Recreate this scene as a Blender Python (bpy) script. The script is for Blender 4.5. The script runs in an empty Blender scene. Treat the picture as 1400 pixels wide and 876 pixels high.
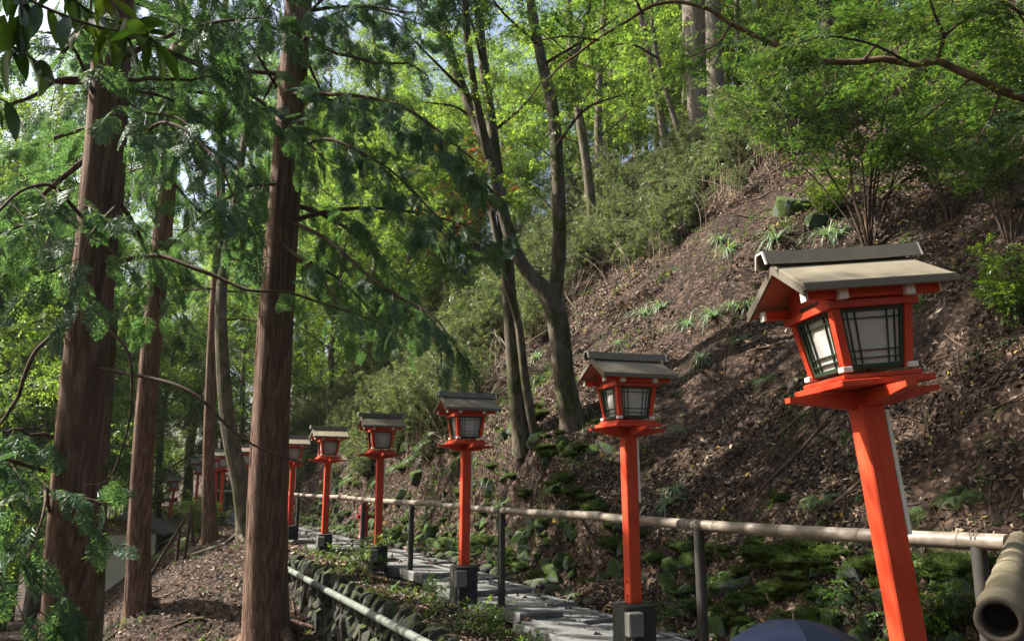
import bpy, math, random
import numpy as np
from mathutils import Vector, Matrix, noise

# ------------------------------------------------------------------ camera, world, sun, exposure
scene = bpy.context.scene
COL = scene.collection
rad = math.radians
FPX = 1110.0                       # focal length in pixels of a 1400 px wide frame
PITCH, YAW = rad(11.3), rad(27.25)  # looking up, and to the right of the path (the path runs along +Y)
EYE = np.array([0.0, 0.0, 1.3])
cam_d = bpy.data.cameras.new('camera')
cam = bpy.data.objects.new('camera', cam_d)
COL.objects.link(cam)
cam.location = EYE
cam.rotation_euler = (math.pi / 2 + PITCH, 0, -YAW)
cam_d.sensor_width = 36.0
cam_d.lens = 36.0 * FPX / 1400.0
cam_d.clip_start, cam_d.clip_end = 0.05, 2000
scene.camera = cam

SUN_EL = rad(43)
SUN_H = np.array([-0.80, 0.60])    # horizontal direction towards the sun (left and a little ahead)
SUN_H = SUN_H / np.linalg.norm(SUN_H)
SUN_DIR = Vector((SUN_H[0] * math.cos(SUN_EL), SUN_H[1] * math.cos(SUN_EL), math.sin(SUN_EL)))
world = bpy.data.worlds.new('World')
scene.world = world
world.use_nodes = True
wn = world.node_tree
wn.nodes.clear()
sky = wn.nodes.new('ShaderNodeTexSky')
sky.sky_type = 'NISHITA'
sky.sun_disc = False
sky.sun_elevation = SUN_EL
sky.sun_rotation = math.atan2(SUN_H[0], SUN_H[1])
sky.air_density, sky.dust_density, sky.ozone_density = 1.0, 5.0, 1.0
bg = wn.nodes.new('ShaderNodeBackground')
bg.inputs['Strength'].default_value = 0.09
wo = wn.nodes.new('ShaderNodeOutputWorld')
wn.links.new(sky.outputs[0], bg.inputs[0])
wn.links.new(bg.outputs[0], wo.inputs[0])
sun_d = bpy.data.lights.new('sun', 'SUN')
sun_d.energy = 5.0
sun_d.angle = rad(0.53)
sun_d.color = (1.0, 0.95, 0.87)
sun = bpy.data.objects.new('sun', sun_d)
COL.objects.link(sun)
sun.rotation_euler = SUN_DIR.to_track_quat('Z', 'Y').to_euler()
scene.view_settings.view_transform = 'Standard'
scene.view_settings.look = 'None'
scene.view_settings.gamma = 1.0
scene.view_settings.exposure = 1.6
scene.render.engine = 'CYCLES'
cy = scene.cycles
cy.use_denoising = True
cy.max_bounces, cy.diffuse_bounces, cy.glossy_bounces = 6, 4, 2
cy.transmission_bounces, cy.transparent_max_bounces = 4, 4
cy.caustics_reflective = cy.caustics_refractive = False
cy.sample_clamp_indirect = 6.0

rng = np.random.default_rng(11)
random.seed(5)

# ------------------------------------------------------------------ pixel <-> place helpers
FH = np.array([math.sin(YAW), math.cos(YAW), 0.0])
RT = np.array([math.cos(YAW), -math.sin(YAW), 0.0])
ZZ = np.array([0.0, 0.0, 1.0])
FW = FH * math.cos(PITCH) + ZZ * math.sin(PITCH)
UP = -FH * math.sin(PITCH) + ZZ * math.cos(PITCH)
def P(x, y, d):
    return EYE + d * (FW + RT * (x - 700) / FPX - UP * (y - 438) / FPX)

def project(p):
    v = np.asarray(p, float) - EYE; d = v @ FW
    return 700 + FPX * (v @ RT) / d, 438 - FPX * (v @ UP) / d, d
def sstep(a, b, x):
    t = np.clip((x - a) / (b - a), 0, 1)
    return t * t * (3 - 2 * t)
def _hash(ix, iy, seed):
    n = (ix * 374761393 + iy * 668265263 + seed * 982451653) & 0x7fffffff
    n = ((n ^ (n >> 13)) * 1274126177) & 0x7fffffff
    return ((n ^ (n >> 16)) & 0xffff) / 65535.0
def vnoise(x, y, seed=0):
    x = np.asarray(x, float); y = np.asarray(y, float)
    ix = np.floor(x).astype(np.int64); iy = np.floor(y).astype(np.int64)
    fx = x - ix; fy = y - iy
    fx = fx * fx * (3 - 2 * fx); fy = fy * fy * (3 - 2 * fy)
    a = _hash(ix, iy, seed); b = _hash(ix + 1, iy, seed)
    c = _hash(ix, iy + 1, seed); d = _hash(ix + 1, iy + 1, seed)
    return (a + (b - a) * fx) * (1 - fy) + (c + (d - c) * fx) * fy
def fbm(x, y, seed=0, o=4):
    s = 0; a = 0.5
    for i in range(o):
        s = s + a * (vnoise(np.asarray(x) * 2 ** i, np.asarray(y) * 2 ** i, seed + i) - .5); a *= .5
    return s

# ------------------------------------------------------------------ the lie of the land
STEPS = [(4.2, -.34), (6.9, -.28), (8.3, -.21), (9.7, -.13), (11.3, -.06), (13.2, .0), (60, .0)]
def path_level(y):                          # stepped, for the slabs
    if y > 37: return -(y - 37) * .11
    for yy, z in STEPS:
        if y < yy: return z - .0
    return 0.0
def path_z(y):
    y = np.asarray(y, float)
    z = np.interp(y, [-20, 0, 3, 5, 7.5, 9, 10.5, 12.3, 14, 37, 80], [-.8, -.6, -.40, -.32, -.27, -.21, -.13, -.06, 0, .08, -4.6])
    return z
OUT_X, IN_X = 3.45, 6.15                     # outer and inner edge of the path terrace
def ground(x, y):
    x = np.asarray(x, float); y = np.asarray(y, float)
    pz = path_z(y)
    # uphill side: a mossy bank about a metre high, then a steep leaf-covered slope
    inx = IN_X + .25 * (vnoise(y * .45, y * 0, 3) - .5) + np.where(y > 14, (y - 14) * .006, 0)
    tall = sstep(9.5, 14.5, y) * (1 - sstep(34, 40, y))
    bank_h = .95 + .5 * (vnoise(y * .35, 7 + y * 0, 9) - .5) + 1.25 * tall
    u = x - inx
    bank = bank_h * sstep(0, .42 + .75 * tall, u)
    us = np.clip(u - .3 - .45 * tall, 0, None)
    rise = .93 * np.minimum(us, 15) + .45 * np.clip(us - 15, 0, 14) + .04 * np.clip(us - 29, 0, None)
    up = bank + rise + sstep(.5, 3, u) * (1.5 * fbm(x * .22, y * .22, 21, 3) + .6 * fbm(x * .9, y * .9, 31, 3)) + .22 * fbm(x * 3, y * 3, 41, 2) * sstep(.1, .6, u)
    # downhill side: a low dry stone wall, then a slope that breaks away towards a hollow
    w = OUT_X - x
    wall_h = .88 * (1 - sstep(13.2, 16.2, y)) - .14 * sstep(16, 19, y) * (1 - sstep(21, 24, y))
    d0 = wall_h * sstep(0, .10 + .5 * sstep(14, 17, y), w) + .33 * np.clip(w - .1, 0, 3.2) + .22 * np.clip(w - 3.3, 0, 6) + .05 * np.clip(w - 8.3, 0, 40)
    yc = 15.3 + (x - .65) * 3.4
    cut = .85 * np.clip(y - yc, 0, None)
    lim = .2 + .85 * np.clip(w - .2, 0, 4.6) + .04 * np.clip(w - 4.8, 0, 60)
    dn = np.where(w > 0, np.maximum(d0, np.minimum(d0 + cut, np.maximum(lim, d0))), 0)
    dn = dn + sstep(.3, 1.5, w) * (.5 * fbm(x * .5, y * .5, 51, 3) + .14 * fbm(x * 2.2, y * 2.2, 61, 2))
    z = pz + np.where(u > 0, up, 0) - dn - .05 * (1 - sstep(-.3, 0, np.abs(x - 5) - 1.2))
    # the place the photographer stands on
    r = np.hypot(x + .2, y + .8)
    knoll = -.35 - 3.0 * sstep(1.4, 4.2, r)
    z = np.where(r < 4.2, np.maximum(z, knoll), z)
    return z
def G(x, y):
    return float(ground(np.array([x]), np.array([y]))[0])
def hit(px, py, dmin=2.0, dmax=70):
    d = np.arange(dmin, dmax, .04)
    dirv = FW + RT * (px - 700) / FPX - UP * (py - 438) / FPX
    pts = EYE + d[:, None] * dirv
    g = ground(pts[:, 0], pts[:, 1])
    i = np.argmax(pts[:, 2] < g)
    return pts[i] if pts[i, 2] < g[i] else None

# ------------------------------------------------------------------ mesh helpers
def build(name, parts, mats, parent=None, smooth=False, loc=None, link=True):
    """parts: list of (V, F, material_index); one mesh object"""
    vs, lv, ls, mi = [], [], [], []
    off = 0; lo = 0
    for p in parts:
        V, F = np.asarray(p[0], float).reshape(-1, 3), np.asarray(p[1], np.int64)
        if len(F) == 0: continue
        k = F.shape[1]
        vs.append(V); lv.append((F + off).ravel())
        ls.append(lo + np.arange(len(F)) * k); mi.append(np.full(len(F), p[2] if len(p) > 2 else 0))
        off += len(V); lo += F.size
    V = np.concatenate(vs); L = np.concatenate(lv); S = np.concatenate(ls); MI = np.concatenate(mi)
    me = bpy.data.meshes.new(name)
    me.vertices.add(len(V)); me.vertices.foreach_set('co', V.astype(np.float32).ravel())
    me.loops.add(len(L)); me.loops.foreach_set('vertex_index', L.astype(np.int32))
    me.polygons.add(len(S)); me.polygons.foreach_set('loop_start', S.astype(np.int32))
    me.polygons.foreach_set('material_index', MI.astype(np.int32))
    me.polygons.foreach_set('use_smooth', np.full(len(S), smooth, bool))
    for m in (mats if isinstance(mats, (list, tuple)) else [mats]): me.materials.append(m)
    me.update(calc_edges=True)
    if not link: return me
    return put(name, me, parent, loc)
def put(name, me, parent=None, loc=None, rot=None, scale=None):
    o = bpy.data.objects.new(name, me)
    COL.objects.link(o)
    if parent: o.parent = parent
    if loc is not None: o.location = loc
    if rot is not None: o.rotation_euler = rot
    if scale is not None: o.scale = scale
    return o
def tag(o, label=None, cat=None, group=None, kind=None):
    if label: o['label'] = label
    if cat: o['category'] = cat
    if group: o['group'] = group
    if kind: o['kind'] = kind
    return o
def thing(name, loc, label, cat, group=None, rot=None):
    o = put(name, None, None, loc, rot)
    o.empty_display_size = .2
    return tag(o, label, cat, group)
def copy_tree(o, parent=None):
    c = o.copy(); COL.objects.link(c); c.parent = parent
    for ch in o.children: copy_tree(ch, c)
    return c

BOXF = np.array([[0, 3, 2, 1], [4, 5, 6, 7], [0, 1, 5, 4], [1, 2, 6, 5], [2, 3, 7, 6], [3, 0, 4, 7]])
def box(x0, x1, y0, y1, z0, z1):
    return np.array([[x0, y0, z0], [x1, y0, z0], [x1, y1, z0], [x0, y1, z0], [x0, y0, z1], [x1, y0, z1], [x1, y1, z1], [x0, y1, z1]], float), BOXF
def cbox(c, s):
    return box(c[0] - s[0] / 2, c[0] + s[0] / 2, c[1] - s[1] / 2, c[1] + s[1] / 2, c[2] - s[2] / 2, c[2] + s[2] / 2)
def bevbox(c, s, b=.006):
    """box with chamfered edges"""
    h = np.array(s) / 2; V = []; F = []
    cx = np.array(c)
    idx = {}
    for sx in (-1, 1):
        for sy in (-1, 1):
            for sz in (-1, 1):
                for ax in range(3):
                    p = np.array([sx, sy, sz]) * (h - b); p[ax] = (sx, sy, sz)[ax] * h[ax]
                    idx[(sx, sy, sz, ax)] = len(V); V.append(cx + p)
    quads = []
    for ax in range(3):
        o1, o2 = [a for a in range(3) if a != ax]
        for s_ in (-1, 1):
            q = []
            for a, bb in ((-1, -1), (1, -1), (1, 1), (-1, 1)):
                t = [0, 0, 0]; t[ax] = s_; t[o1] = a; t[o2] = bb; q.append(idx[(*t, ax)])
            quads.append(q)
    for ax in range(3):
        o1, o2 = [a for a in range(3) if a != ax]
        for a in (-1, 1):
            for bb in (-1, 1):
                t0 = [0, 0, 0]; t0[o1] = a; t0[o2] = bb; t1 = list(t0); t0[ax] = -1; t1[ax] = 1
                quads.append([idx[(*t0, o1)], idx[(*t1, o1)], idx[(*t1, o2)], idx[(*t0, o2)]])
    tris = []
    for sx in (-1, 1):
        for sy in (-1, 1):
            for sz in (-1, 1):
                tris.append([idx[(sx, sy, sz, a)] for a in range(3)])
    V = np.array(V)
    def orient(F):
        out = []
        for f in F:
            p = V[f]; n = np.cross(p[1] - p[0], p[2] - p[0])
            out.append(f if np.dot(n, p.mean(0) - cx) > 0 else f[::-1])
        return np.array(out)
    return [(V, orient(quads)), (V, orient(tris))]
def prism(poly, y0, y1):
    """poly in (x,z), extruded along y; n-gon split as a fan"""
    n = len(poly)
    V = np.array([[p[0], y0, p[1]] for p in poly] + [[p[0], y1, p[1]] for p in poly], float)
    T = [[0, i, i + 1] for i in range(1, n - 1)] + [[n, n + i + 1, n + i] for i in range(1, n - 1)]
    Q = [[i, i + n, (i + 1) % n + n, (i + 1) % n] for i in range(n)]
    return [(V, np.array(T)), (V, np.array(Q))]
def spline(pts, n):
    pts = np.asarray(pts, float)
    if len(pts) < 3:
        t = np.linspace(0, 1, n)[:, None]; return pts[0] * (1 - t) + pts[-1] * t
    p = np.vstack([2 * pts[0] - pts[1], pts, 2 * pts[-1] - pts[-2]])
    m = len(pts) - 1
    out = []
    for t in np.linspace(0, m - 1e-6, n):
        i = int(t); f = t - i
        a, b, c, d = p[i], p[i + 1], p[i + 2], p[i + 3]
        out.append(.5 * (2 * b + (c - a) * f + (2 * a - 5 * b + 4 * c - d) * f * f + (3 * b - a - 3 * c + d) * f ** 3))
    return np.array(out)
def tube(pts, r, seg=8, flute=0, seed=0, cap=True):
    pts = np.asarray(pts, float); n = len(pts)
    r = np.interp(np.linspace(0, 1, n), np.linspace(0, 1, len(r)), r) if np.ndim(r) else np.full(n, r)
    T = np.gradient(pts, axis=0); T /= np.linalg.norm(T, axis=1)[:, None] + 1e-9
    ref = np.array([0, 0, 1.0]) if abs(T[:, 2]).mean() < .8 else np.array([1.0, 0, 0])
    A = np.cross(T, ref); A /= np.linalg.norm(A, axis=1)[:, None] + 1e-9
    B = np.cross(T, A)
    th = np.linspace(0, 2 * math.pi, seg, endpoint=False)
    rr = np.repeat(r[:, None], seg, 1)
    if flute:
        ph = rng.uniform(0, 6, 6)
        tt = np.linspace(0, n / 6, n)[:, None]
        f = sum(np.sin(th[None, :] * k + ph[i] + .6 * np.sin(tt * (.5 + .2 * i) + ph[-i])) / (i + 1.5) for i, k in enumerate((3, 5, 8, 13, 21)) if k < seg / 2)
        rr = rr * (1 + flute * f)
    V = pts[:, None, :] + rr[:, :, None] * (A[:, None, :] * np.cos(th)[None, :, None] + B[:, None, :] * np.sin(th)[None, :, None])
    i = np.arange(n - 1)[:, None] * seg; j = np.arange(seg)[None, :]; j2 = (j + 1) % seg
    F = np.stack([i + j, i + j2, i + seg + j2, i + seg + j], -1).reshape(-1, 4)
    V = V.reshape(-1, 3)
    out = [(V, F[:, ::-1])]
    if cap:
        for k, base in ((0, 0), (n - 1, (n - 1) * seg)):
            c = np.vstack([V[base:base + seg], pts[k]])
            fc = np.array([[a, (a + 1) % seg, seg] for a in range(seg)])
            out.append((c, fc if k else fc[:, ::-1]))
    return out
def mat_idx(parts, k): return [(p[0], p[1], k) for p in parts]
def frames(d, up=None, roll=None):
    """rotation matrices whose local Y follows d and local Z stays near up"""
    d = d / (np.linalg.norm(d, axis=1)[:, None] + 1e-9)
    if up is None: up = np.tile([0, 0, 1.0], (len(d), 1))
    x = np.cross(d, up); x /= np.linalg.norm(x, axis=1)[:, None] + 1e-6
    z = np.cross(x, d)
    if roll is not None:
        c, s = np.cos(roll)[:, None], np.sin(roll)[:, None]
        x, z = x * c + z * s, z * c - x * s
    return np.stack([x, d, z], -1)
def scatter(bv, bf, pos, R, s):
    N = len(pos); s = np.broadcast_to(np.asarray(s, float), (N,))
    V = np.einsum('nij,vj->nvi', R, bv) * s[:, None, None] + pos[:, None, :]
    F = bf[None] + (np.arange(N) * len(bv))[:, None, None]
    return V.reshape(-1, 3), F.reshape(-1, bf.shape[1])
def unit(v): return v / (np.linalg.norm(v, axis=-1, keepdims=True) + 1e-9)

# ------------------------------------------------------------------ materials
def new_mat(name):
    m = bpy.data.materials.new(name); m.use_nodes = True
    m.node_tree.nodes.clear()
    return m, m.node_tree.nodes, m.node_tree.links
def ramp(n, stops):
    r = n.new('ShaderNodeValToRGB'); e = r.color_ramp.elements
    while len(e) < len(stops): e.new(.5)
    for i, (p, c) in enumerate(stops): e[i].position = p; e[i].color = (*c, 1)
    return r
def coords(n, l, scale=(1, 1, 1), src='Object'):
    t = n.new('ShaderNodeTexCoord'); mp = n.new('ShaderNodeMapping'); mp.inputs['Scale'].default_value = scale
    l.new(t.outputs[src], mp.inputs[0]); return mp
def tex_noise(n, l, vec, scale, detail=4, rough=.6):
    t = n.new('ShaderNodeTexNoise'); t.inputs['Scale'].default_value = scale
    t.inputs['Detail'].default_value = detail; t.inputs['Roughness'].default_value = rough
    if vec: l.new(vec.outputs[0], t.inputs['Vector'])
    return t
def leaf_mat(name, stops, trans=.45, rough=.45, tint=(1.25, 1.2, .45), spec=.4):
    m, n, l = new_mat(name)
    g = n.new('ShaderNodeNewGeometry'); r = ramp(n, stops); l.new(g.outputs['Random Per Island'], r.inputs[0])
    p = n.new('ShaderNodeBsdfPrincipled'); p.inputs['Roughness'].default_value = rough
    p.inputs['Specular IOR Level'].default_value = spec
    l.new(r.outputs[0], p.inputs['Base Color'])
    t = n.new('ShaderNodeBsdfTranslucent')
    mx = n.new('ShaderNodeMix'); mx.data_type = 'RGBA'; mx.blend_type = 'MULTIPLY'; mx.inputs[0].default_value = 1
    l.new(r.outputs[0], mx.inputs[6]); mx.inputs[7].default_value = (*[c * 1.5 for c in tint], 1)
    l.new(mx.outputs[2], t.inputs[0])
    s = n.new('ShaderNodeMixShader'); s.inputs[0].default_value = trans
    l.new(p.outputs[0], s.inputs[1]); l.new(t.outputs[0], s.inputs[2])
    o = n.new('ShaderNodeOutputMaterial'); l.new(s.outputs[0], o.inputs[0])
    return m
def surf_mat(name, stops, nscale=(1, 1, 1), scale=6, detail=5, rough=.7, bump=.3, bdist=.01, spec=.3, src='Object', moss=None, rnd=0.0, fine=None, metal=0):
    """noise-driven colour, bump, and optional moss growing on upward faces"""
    m, n, l = new_mat(name)
    c = coords(n, l, nscale, src)
    t = tex_noise(n, l, c, scale, detail, .65)
    r = ramp(n, stops); l.new(t.outputs[0], r.inputs[0])
    col = r.outputs[0]
    if rnd:
        oi = n.new('ShaderNodeObjectInfo'); hsv = n.new('ShaderNodeHueSaturation')
        mr = n.new('ShaderNodeMapRange'); mr.inputs[3].default_value = 1 - rnd; mr.inputs[4].default_value = 1 + rnd
        l.new(oi.outputs['Random'], mr.inputs[0]); l.new(mr.outputs[0], hsv.inputs['Value']); l.new(col, hsv.inputs['Color'])
        col = hsv.outputs[0]
    if moss:
        amount, mc1, mc2, up = moss
        t2 = tex_noise(n, l, c, scale * .6, 4, .6); t3 = tex_noise(n, l, c, scale * 9, 2)
        g = n.new('ShaderNodeNewGeometry'); sx = n.new('ShaderNodeSeparateXYZ'); l.new(g.outputs['Normal'], sx.inputs[0])
        ma = n.new('ShaderNodeMath'); ma.operation = 'MULTIPLY_ADD'; l.new(sx.outputs[2], ma.inputs[0]); ma.inputs[1].default_value = up; l.new(t2.outputs[0], ma.inputs[2])
        mr = n.new('ShaderNodeMapRange'); mr.inputs[1].default_value = 1 - amount; mr.inputs[2].default_value = 1.12 - amount
        l.new(ma.outputs[0], mr.inputs[0])
        r3 = ramp(n, [(.3, mc1), (.7, mc2)]); l.new(t3.outputs[0], r3.inputs[0])
        mx = n.new('ShaderNodeMix'); mx.data_type = 'RGBA'; l.new(mr.outputs[0], mx.inputs[0]); l.new(col, mx.inputs[6]); l.new(r3.outputs[0], mx.inputs[7])
        col = mx.outputs[2]
    p = n.new('ShaderNodeBsdfPrincipled'); p.inputs['Roughness'].default_value = rough
    p.inputs['Specular IOR Level'].default_value = spec; p.inputs['Metallic'].default_value = metal
    l.new(col, p.inputs['Base Color'])
    if bump:
        tb = tex_noise(n, l, c, fine or scale * 3, 6, .7)
        b = n.new('ShaderNodeBump'); b.inputs['Strength'].default_value = bump; b.inputs['Distance'].default_value = bdist
        l.new(tb.outputs[0], b.inputs['Height']); l.new(b.outputs[0], p.inputs['Normal'])
    o = n.new('ShaderNodeOutputMaterial'); l.new(p.outputs[0], o.inputs[0])
    return m
MOSS1, MOSS2 = (.018, .034, .006), (.075, .11, .018)
M = {}
def soil_mat():
    m, n, l = new_mat('forest_soil')
    c = coords(n, l)
    wn_ = tex_noise(n, l, c, 9, 3); 
    add = n.new('ShaderNodeVectorMath'); add.operation = 'MULTIPLY_ADD'; add.inputs[1].default_value = (.06, .06, .06)
    l.new(wn_.outputs[1], add.inputs[0]); l.new(c.outputs[0], add.inputs[2])
    v = n.new('ShaderNodeTexVoronoi'); v.inputs['Scale'].default_value = 21; l.new(add.outputs[0], v.inputs['Vector'])
    sep = n.new('ShaderNodeSeparateColor'); l.new(v.outputs['Color'], sep.inputs[0])
    r = ramp(n, [(0, (.013, .009, .006)), (.35, (.027, .018, .013)), (.7, (.053, .036, .025)), (.93, (.10, .070, .050)), (1, (.15, .11, .08))]); l.new(sep.outputs[0], r.inputs[0])
    t = tex_noise(n, l, c, 1.3, 6); r2 = ramp(n, [(.3, (.45, .42, .42)), (.7, (1.25, 1.15, 1.1))]); l.new(t.outputs[0], r2.inputs[0])
    mx = n.new('ShaderNodeMix'); mx.data_type = 'RGBA'; mx.blend_type = 'MULTIPLY'; mx.inputs[0].default_value = 1; l.new(r.outputs[0], mx.inputs[6]); l.new(r2.outputs[0], mx.inputs[7])
    t2 = tex_noise(n, l, c, .9, 7, .7); mr = n.new('ShaderNodeMapRange'); mr.inputs[1].default_value = .60; mr.inputs[2].default_value = .70; l.new(t2.outputs[0], mr.inputs[0])
    t3 = tex_noise(n, l, c, 40, 2); r3 = ramp(n, [(.3, (.016, .026, .006)), (.7, (.055, .075, .018))]); l.new(t3.outputs[0], r3.inputs[0])
    m2 = n.new('ShaderNodeMix'); m2.data_type = 'RGBA'; l.new(mr.outputs[0], m2.inputs[0]); l.new(mx.outputs[2], m2.inputs[6]); l.new(r3.outputs[0], m2.inputs[7])
    p = n.new('ShaderNodeBsdfPrincipled'); p.inputs['Roughness'].default_value = .9; p.inputs['Specular IOR Level'].default_value = .15
    l.new(m2.outputs[2], p.inputs['Base Color'])
    t4 = tex_noise(n, l, c, 16, 6, .7); ad = n.new('ShaderNodeMath'); ad.operation = 'ADD'; l.new(t4.outputs[0], ad.inputs[0]); l.new(sep.outputs[1], ad.inputs[1])
    b = n.new('ShaderNodeBump'); b.inputs['Strength'].default_value = .9; b.inputs['Distance'].default_value = .03; l.new(ad.outputs[0], b.inputs['Height']); l.new(b.outputs[0], p.inputs['Normal'])
    o = n.new('ShaderNodeOutputMaterial'); l.new(p.outputs[0], o.inputs[0]); return m
M['soil'] = soil_mat()
M['litter'] = None
M['cedar'] = surf_mat('cedar_bark', [(.28, (.038, .024, .017)), (.5, (.15, .090, .064)), (.72, (.31, .21, .16))], nscale=(7, 7, .35), scale=3.2, detail=8, rough=.9, bump=1, bdist=.035, spec=.15, fine=5)
M['bark'] = surf_mat('mossy_bark', [(.3, (.045, .036, .026)), (.55, (.125, .104, .078)), (.75, (.22, .19, .15))], nscale=(1, 1, .4), scale=9, detail=7, rough=.9, bump=.9, bdist=.02, spec=.15,
                     moss=(.50, (.03, .04, .010), (.075, .085, .025), -.05))
M['pale_bark'] = surf_mat('pale_bark', [(.3, (.07, .058, .045)), (.6, (.17, .145, .115)), (.8, (.27, .24, .20))], nscale=(4, 4, .4), scale=2.5, detail=7, rough=.9, bump=.8, bdist=.02, spec=.15)
M['maple_bark'] = surf_mat('maple_bark', [(.3, (.075, .045, .028)), (.7, (.21, .135, .085))], scale=10, rough=.9, bump=.5, spec=.15)
M['twig'] = surf_mat('twig_bark', [(.3, (.035, .024, .017)), (.7, (.12, .082, .058))], scale=12, rough=.9, bump=.4, spec=.15)
def paint_mat():
    m, n, l = new_mat('vermilion_paint')
    c = coords(n, l); t = tex_noise(n, l, c, 3.5, 8, .7); r = ramp(n, [(.22, (.28, .026, .011)), (.42, (.48, .043, .013)), (.6, (.54, .055, .017)), (.82, (.62, .12, .055))]); l.new(t.outputs[0], r.inputs[0])
    cs = coords(n, l, (14, 14, .8)); ts = tex_noise(n, l, cs, 3, 6, .7); rs_ = ramp(n, [(.30, (.55, .50, .48)), (.46, (1, 1, 1))]); l.new(ts.outputs[0], rs_.inputs[0])
    mx = n.new('ShaderNodeMix'); mx.data_type = 'RGBA'; mx.blend_type = 'MULTIPLY'; mx.inputs[0].default_value = .75; l.new(r.outputs[0], mx.inputs[6]); l.new(rs_.outputs[0], mx.inputs[7])
    tc_ = tex_noise(n, l, c, 17, 6, .8); rc = n.new('ShaderNodeMapRange'); rc.inputs[1].default_value = .665; rc.inputs[2].default_value = .70; l.new(tc_.outputs[0], rc.inputs[0])
    m2 = n.new('ShaderNodeMix'); m2.data_type = 'RGBA'; l.new(rc.outputs[0], m2.inputs[0]); l.new(mx.outputs[2], m2.inputs[6]); m2.inputs[7].default_value = (.17, .075, .045, 1)
    oi = n.new('ShaderNodeObjectInfo'); hs = n.new('ShaderNodeHueSaturation'); mr = n.new('ShaderNodeMapRange'); mr.inputs[3].default_value = .88; mr.inputs[4].default_value = 1.08
    l.new(oi.outputs['Random'], mr.inputs[0]); l.new(mr.outputs[0], hs.inputs['Value']); l.new(m2.outputs[2], hs.inputs['Color'])
    p = n.new('ShaderNodeBsdfPrincipled'); p.inputs['Specular IOR Level'].default_value = .35; l.new(hs.outputs[0], p.inputs['Base Color'])
    rr_ = n.new('ShaderNodeMapRange'); rr_.inputs[3].default_value = .38; rr_.inputs[4].default_value = .7; l.new(t.outputs[0], rr_.inputs[0]); l.new(rr_.outputs[0], p.inputs['Roughness'])
    b = n.new('ShaderNodeBump'); b.inputs['Strength'].default_value = .25; b.inputs['Distance'].default_value = .004; l.new(ts.outputs[0], b.inputs['Height']); l.new(b.outputs[0], p.inputs['Normal'])
    o = n.new('ShaderNodeOutputMaterial'); l.new(p.outputs[0], o.inputs[0]); return m
M['paint'] = paint_mat()
M['roof'] = surf_mat('roof_sheet', [(.2, (.105, .090, .062)), (.5, (.175, .150, .105)), (.8, (.245, .212, .15))], nscale=(1, 1, 1), scale=4, detail=6, rough=.7, bump=.15, bdist=.004, spec=.2, rnd=.16, moss=(.34, (.05, .05, .03), (.11, .105, .06), .05))
M['roof_edge'] = surf_mat('roof_edge', [(.2, (.10, .088, .066)), (.8, (.19, .165, .125))], scale=5, rough=.6, bump=.1, spec=.35, rnd=.12)
M['soffit'] = surf_mat('soffit_board', [(.2, (.33, .16, .09)), (.8, (.48, .27, .17))], nscale=(1, 6, 1), scale=5, rough=.7, bump=.1)
M['white_paint'] = surf_mat('white_paint', [(.2, (.55, .50, .42)), (.7, (.76, .72, .64))], scale=9, rough=.6, bump=.1)
M['green_frame'] = surf_mat('green_frame', [(.2, (.014, .030, .018)), (.8, (.035, .065, .036))], scale=8, rough=.5, bump=.1)
M['concrete'] = surf_mat('dark_concrete', [(.2, (.020, .022, .020)), (.6, (.05, .05, .045)), (.85, (.085, .082, .072))], scale=6, detail=8, rough=.9, bump=.5, bdist=.01, rnd=.15, moss=(.30, MOSS1, MOSS2, .10))
M['box_grey'] = surf_mat('junction_box_plastic', [(.2, (.11, .11, .095)), (.8, (.19, .185, .165))], scale=5, rough=.55, bump=.05)
M['bamboo'] = surf_mat('weathered_bamboo', [(.25, (.06, .046, .034)), (.5, (.155, .125, .094)), (.75, (.34, .30, .245))], nscale=(1, .5, 1), scale=11, detail=7, rough=.5, bump=.15, bdist=.005, spec=.4)
M['bamboo_green'] = surf_mat('yellow_bamboo', [(.25, (.085, .072, .045)), (.5, (.185, .158, .10)), (.75, (.31, .27, .185))], nscale=(1, 1, 1), scale=8, detail=7, rough=.45, bump=.15, bdist=.005, spec=.4)
M['bamboo_dark'] = surf_mat('bamboo_ring', [(.2, (.06, .045, .032)), (.8, (.15, .12, .09))], scale=9, rough=.7, bump=.2)
M['iron'] = surf_mat('dark_post', [(.3, (.018, .017, .016)), (.7, (.055, .048, .042))], nscale=(1, 1, .3), scale=9, rough=.65, bump=.2, bdist=.004)
M['stone'] = surf_mat('wall_stone', [(.25, (.020, .020, .018)), (.5, (.055, .053, .048)), (.78, (.125, .12, .107))], scale=5, detail=8, rough=.9, bump=.7, bdist=.02, spec=.2, rnd=.35, moss=(.49, MOSS1, MOSS2, .16))
M['mossy_stone'] = surf_mat('mossy_stone', [(.25, (.034, .040, .037)), (.5, (.080, .092, .085)), (.78, (.16, .18, .168))], scale=3.2, detail=8, rough=.9, bump=.8, bdist=.03, spec=.2, rnd=.3, moss=(.58, MOSS1, (.065, .10, .016), .10))
M['slab'] = surf_mat('paving_slab', [(.25, (.07, .07, .066)), (.55, (.145, .145, .135)), (.8, (.22, .215, .20))], scale=3.5, detail=8, rough=.9, bump=.4, bdist=.008, rnd=.14, moss=(.28, MOSS1, MOSS2, .0))
M['moss_cushion'] = surf_mat('moss_cushion', [(.3, (.012, .019, .005)), (.5, (.034, .050, .012)), (.72, (.075, .095, .022))], scale=16, detail=6, rough=.95, bump=1, bdist=.04, spec=.05, fine=55)
M['moss'] = leaf_mat('moss_tuft', [(0, (.015, .027, .006)), (.5, (.044, .070, .014)), (1, (.10, .135, .030))], trans=.3, rough=.8, spec=.1)
M['pipe'] = surf_mat('grey_pipe', [(.2, (.065, .077, .06)), (.55, (.135, .15, .125)), (.8, (.20, .21, .18))], scale=5, rough=.6, bump=.1)
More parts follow.
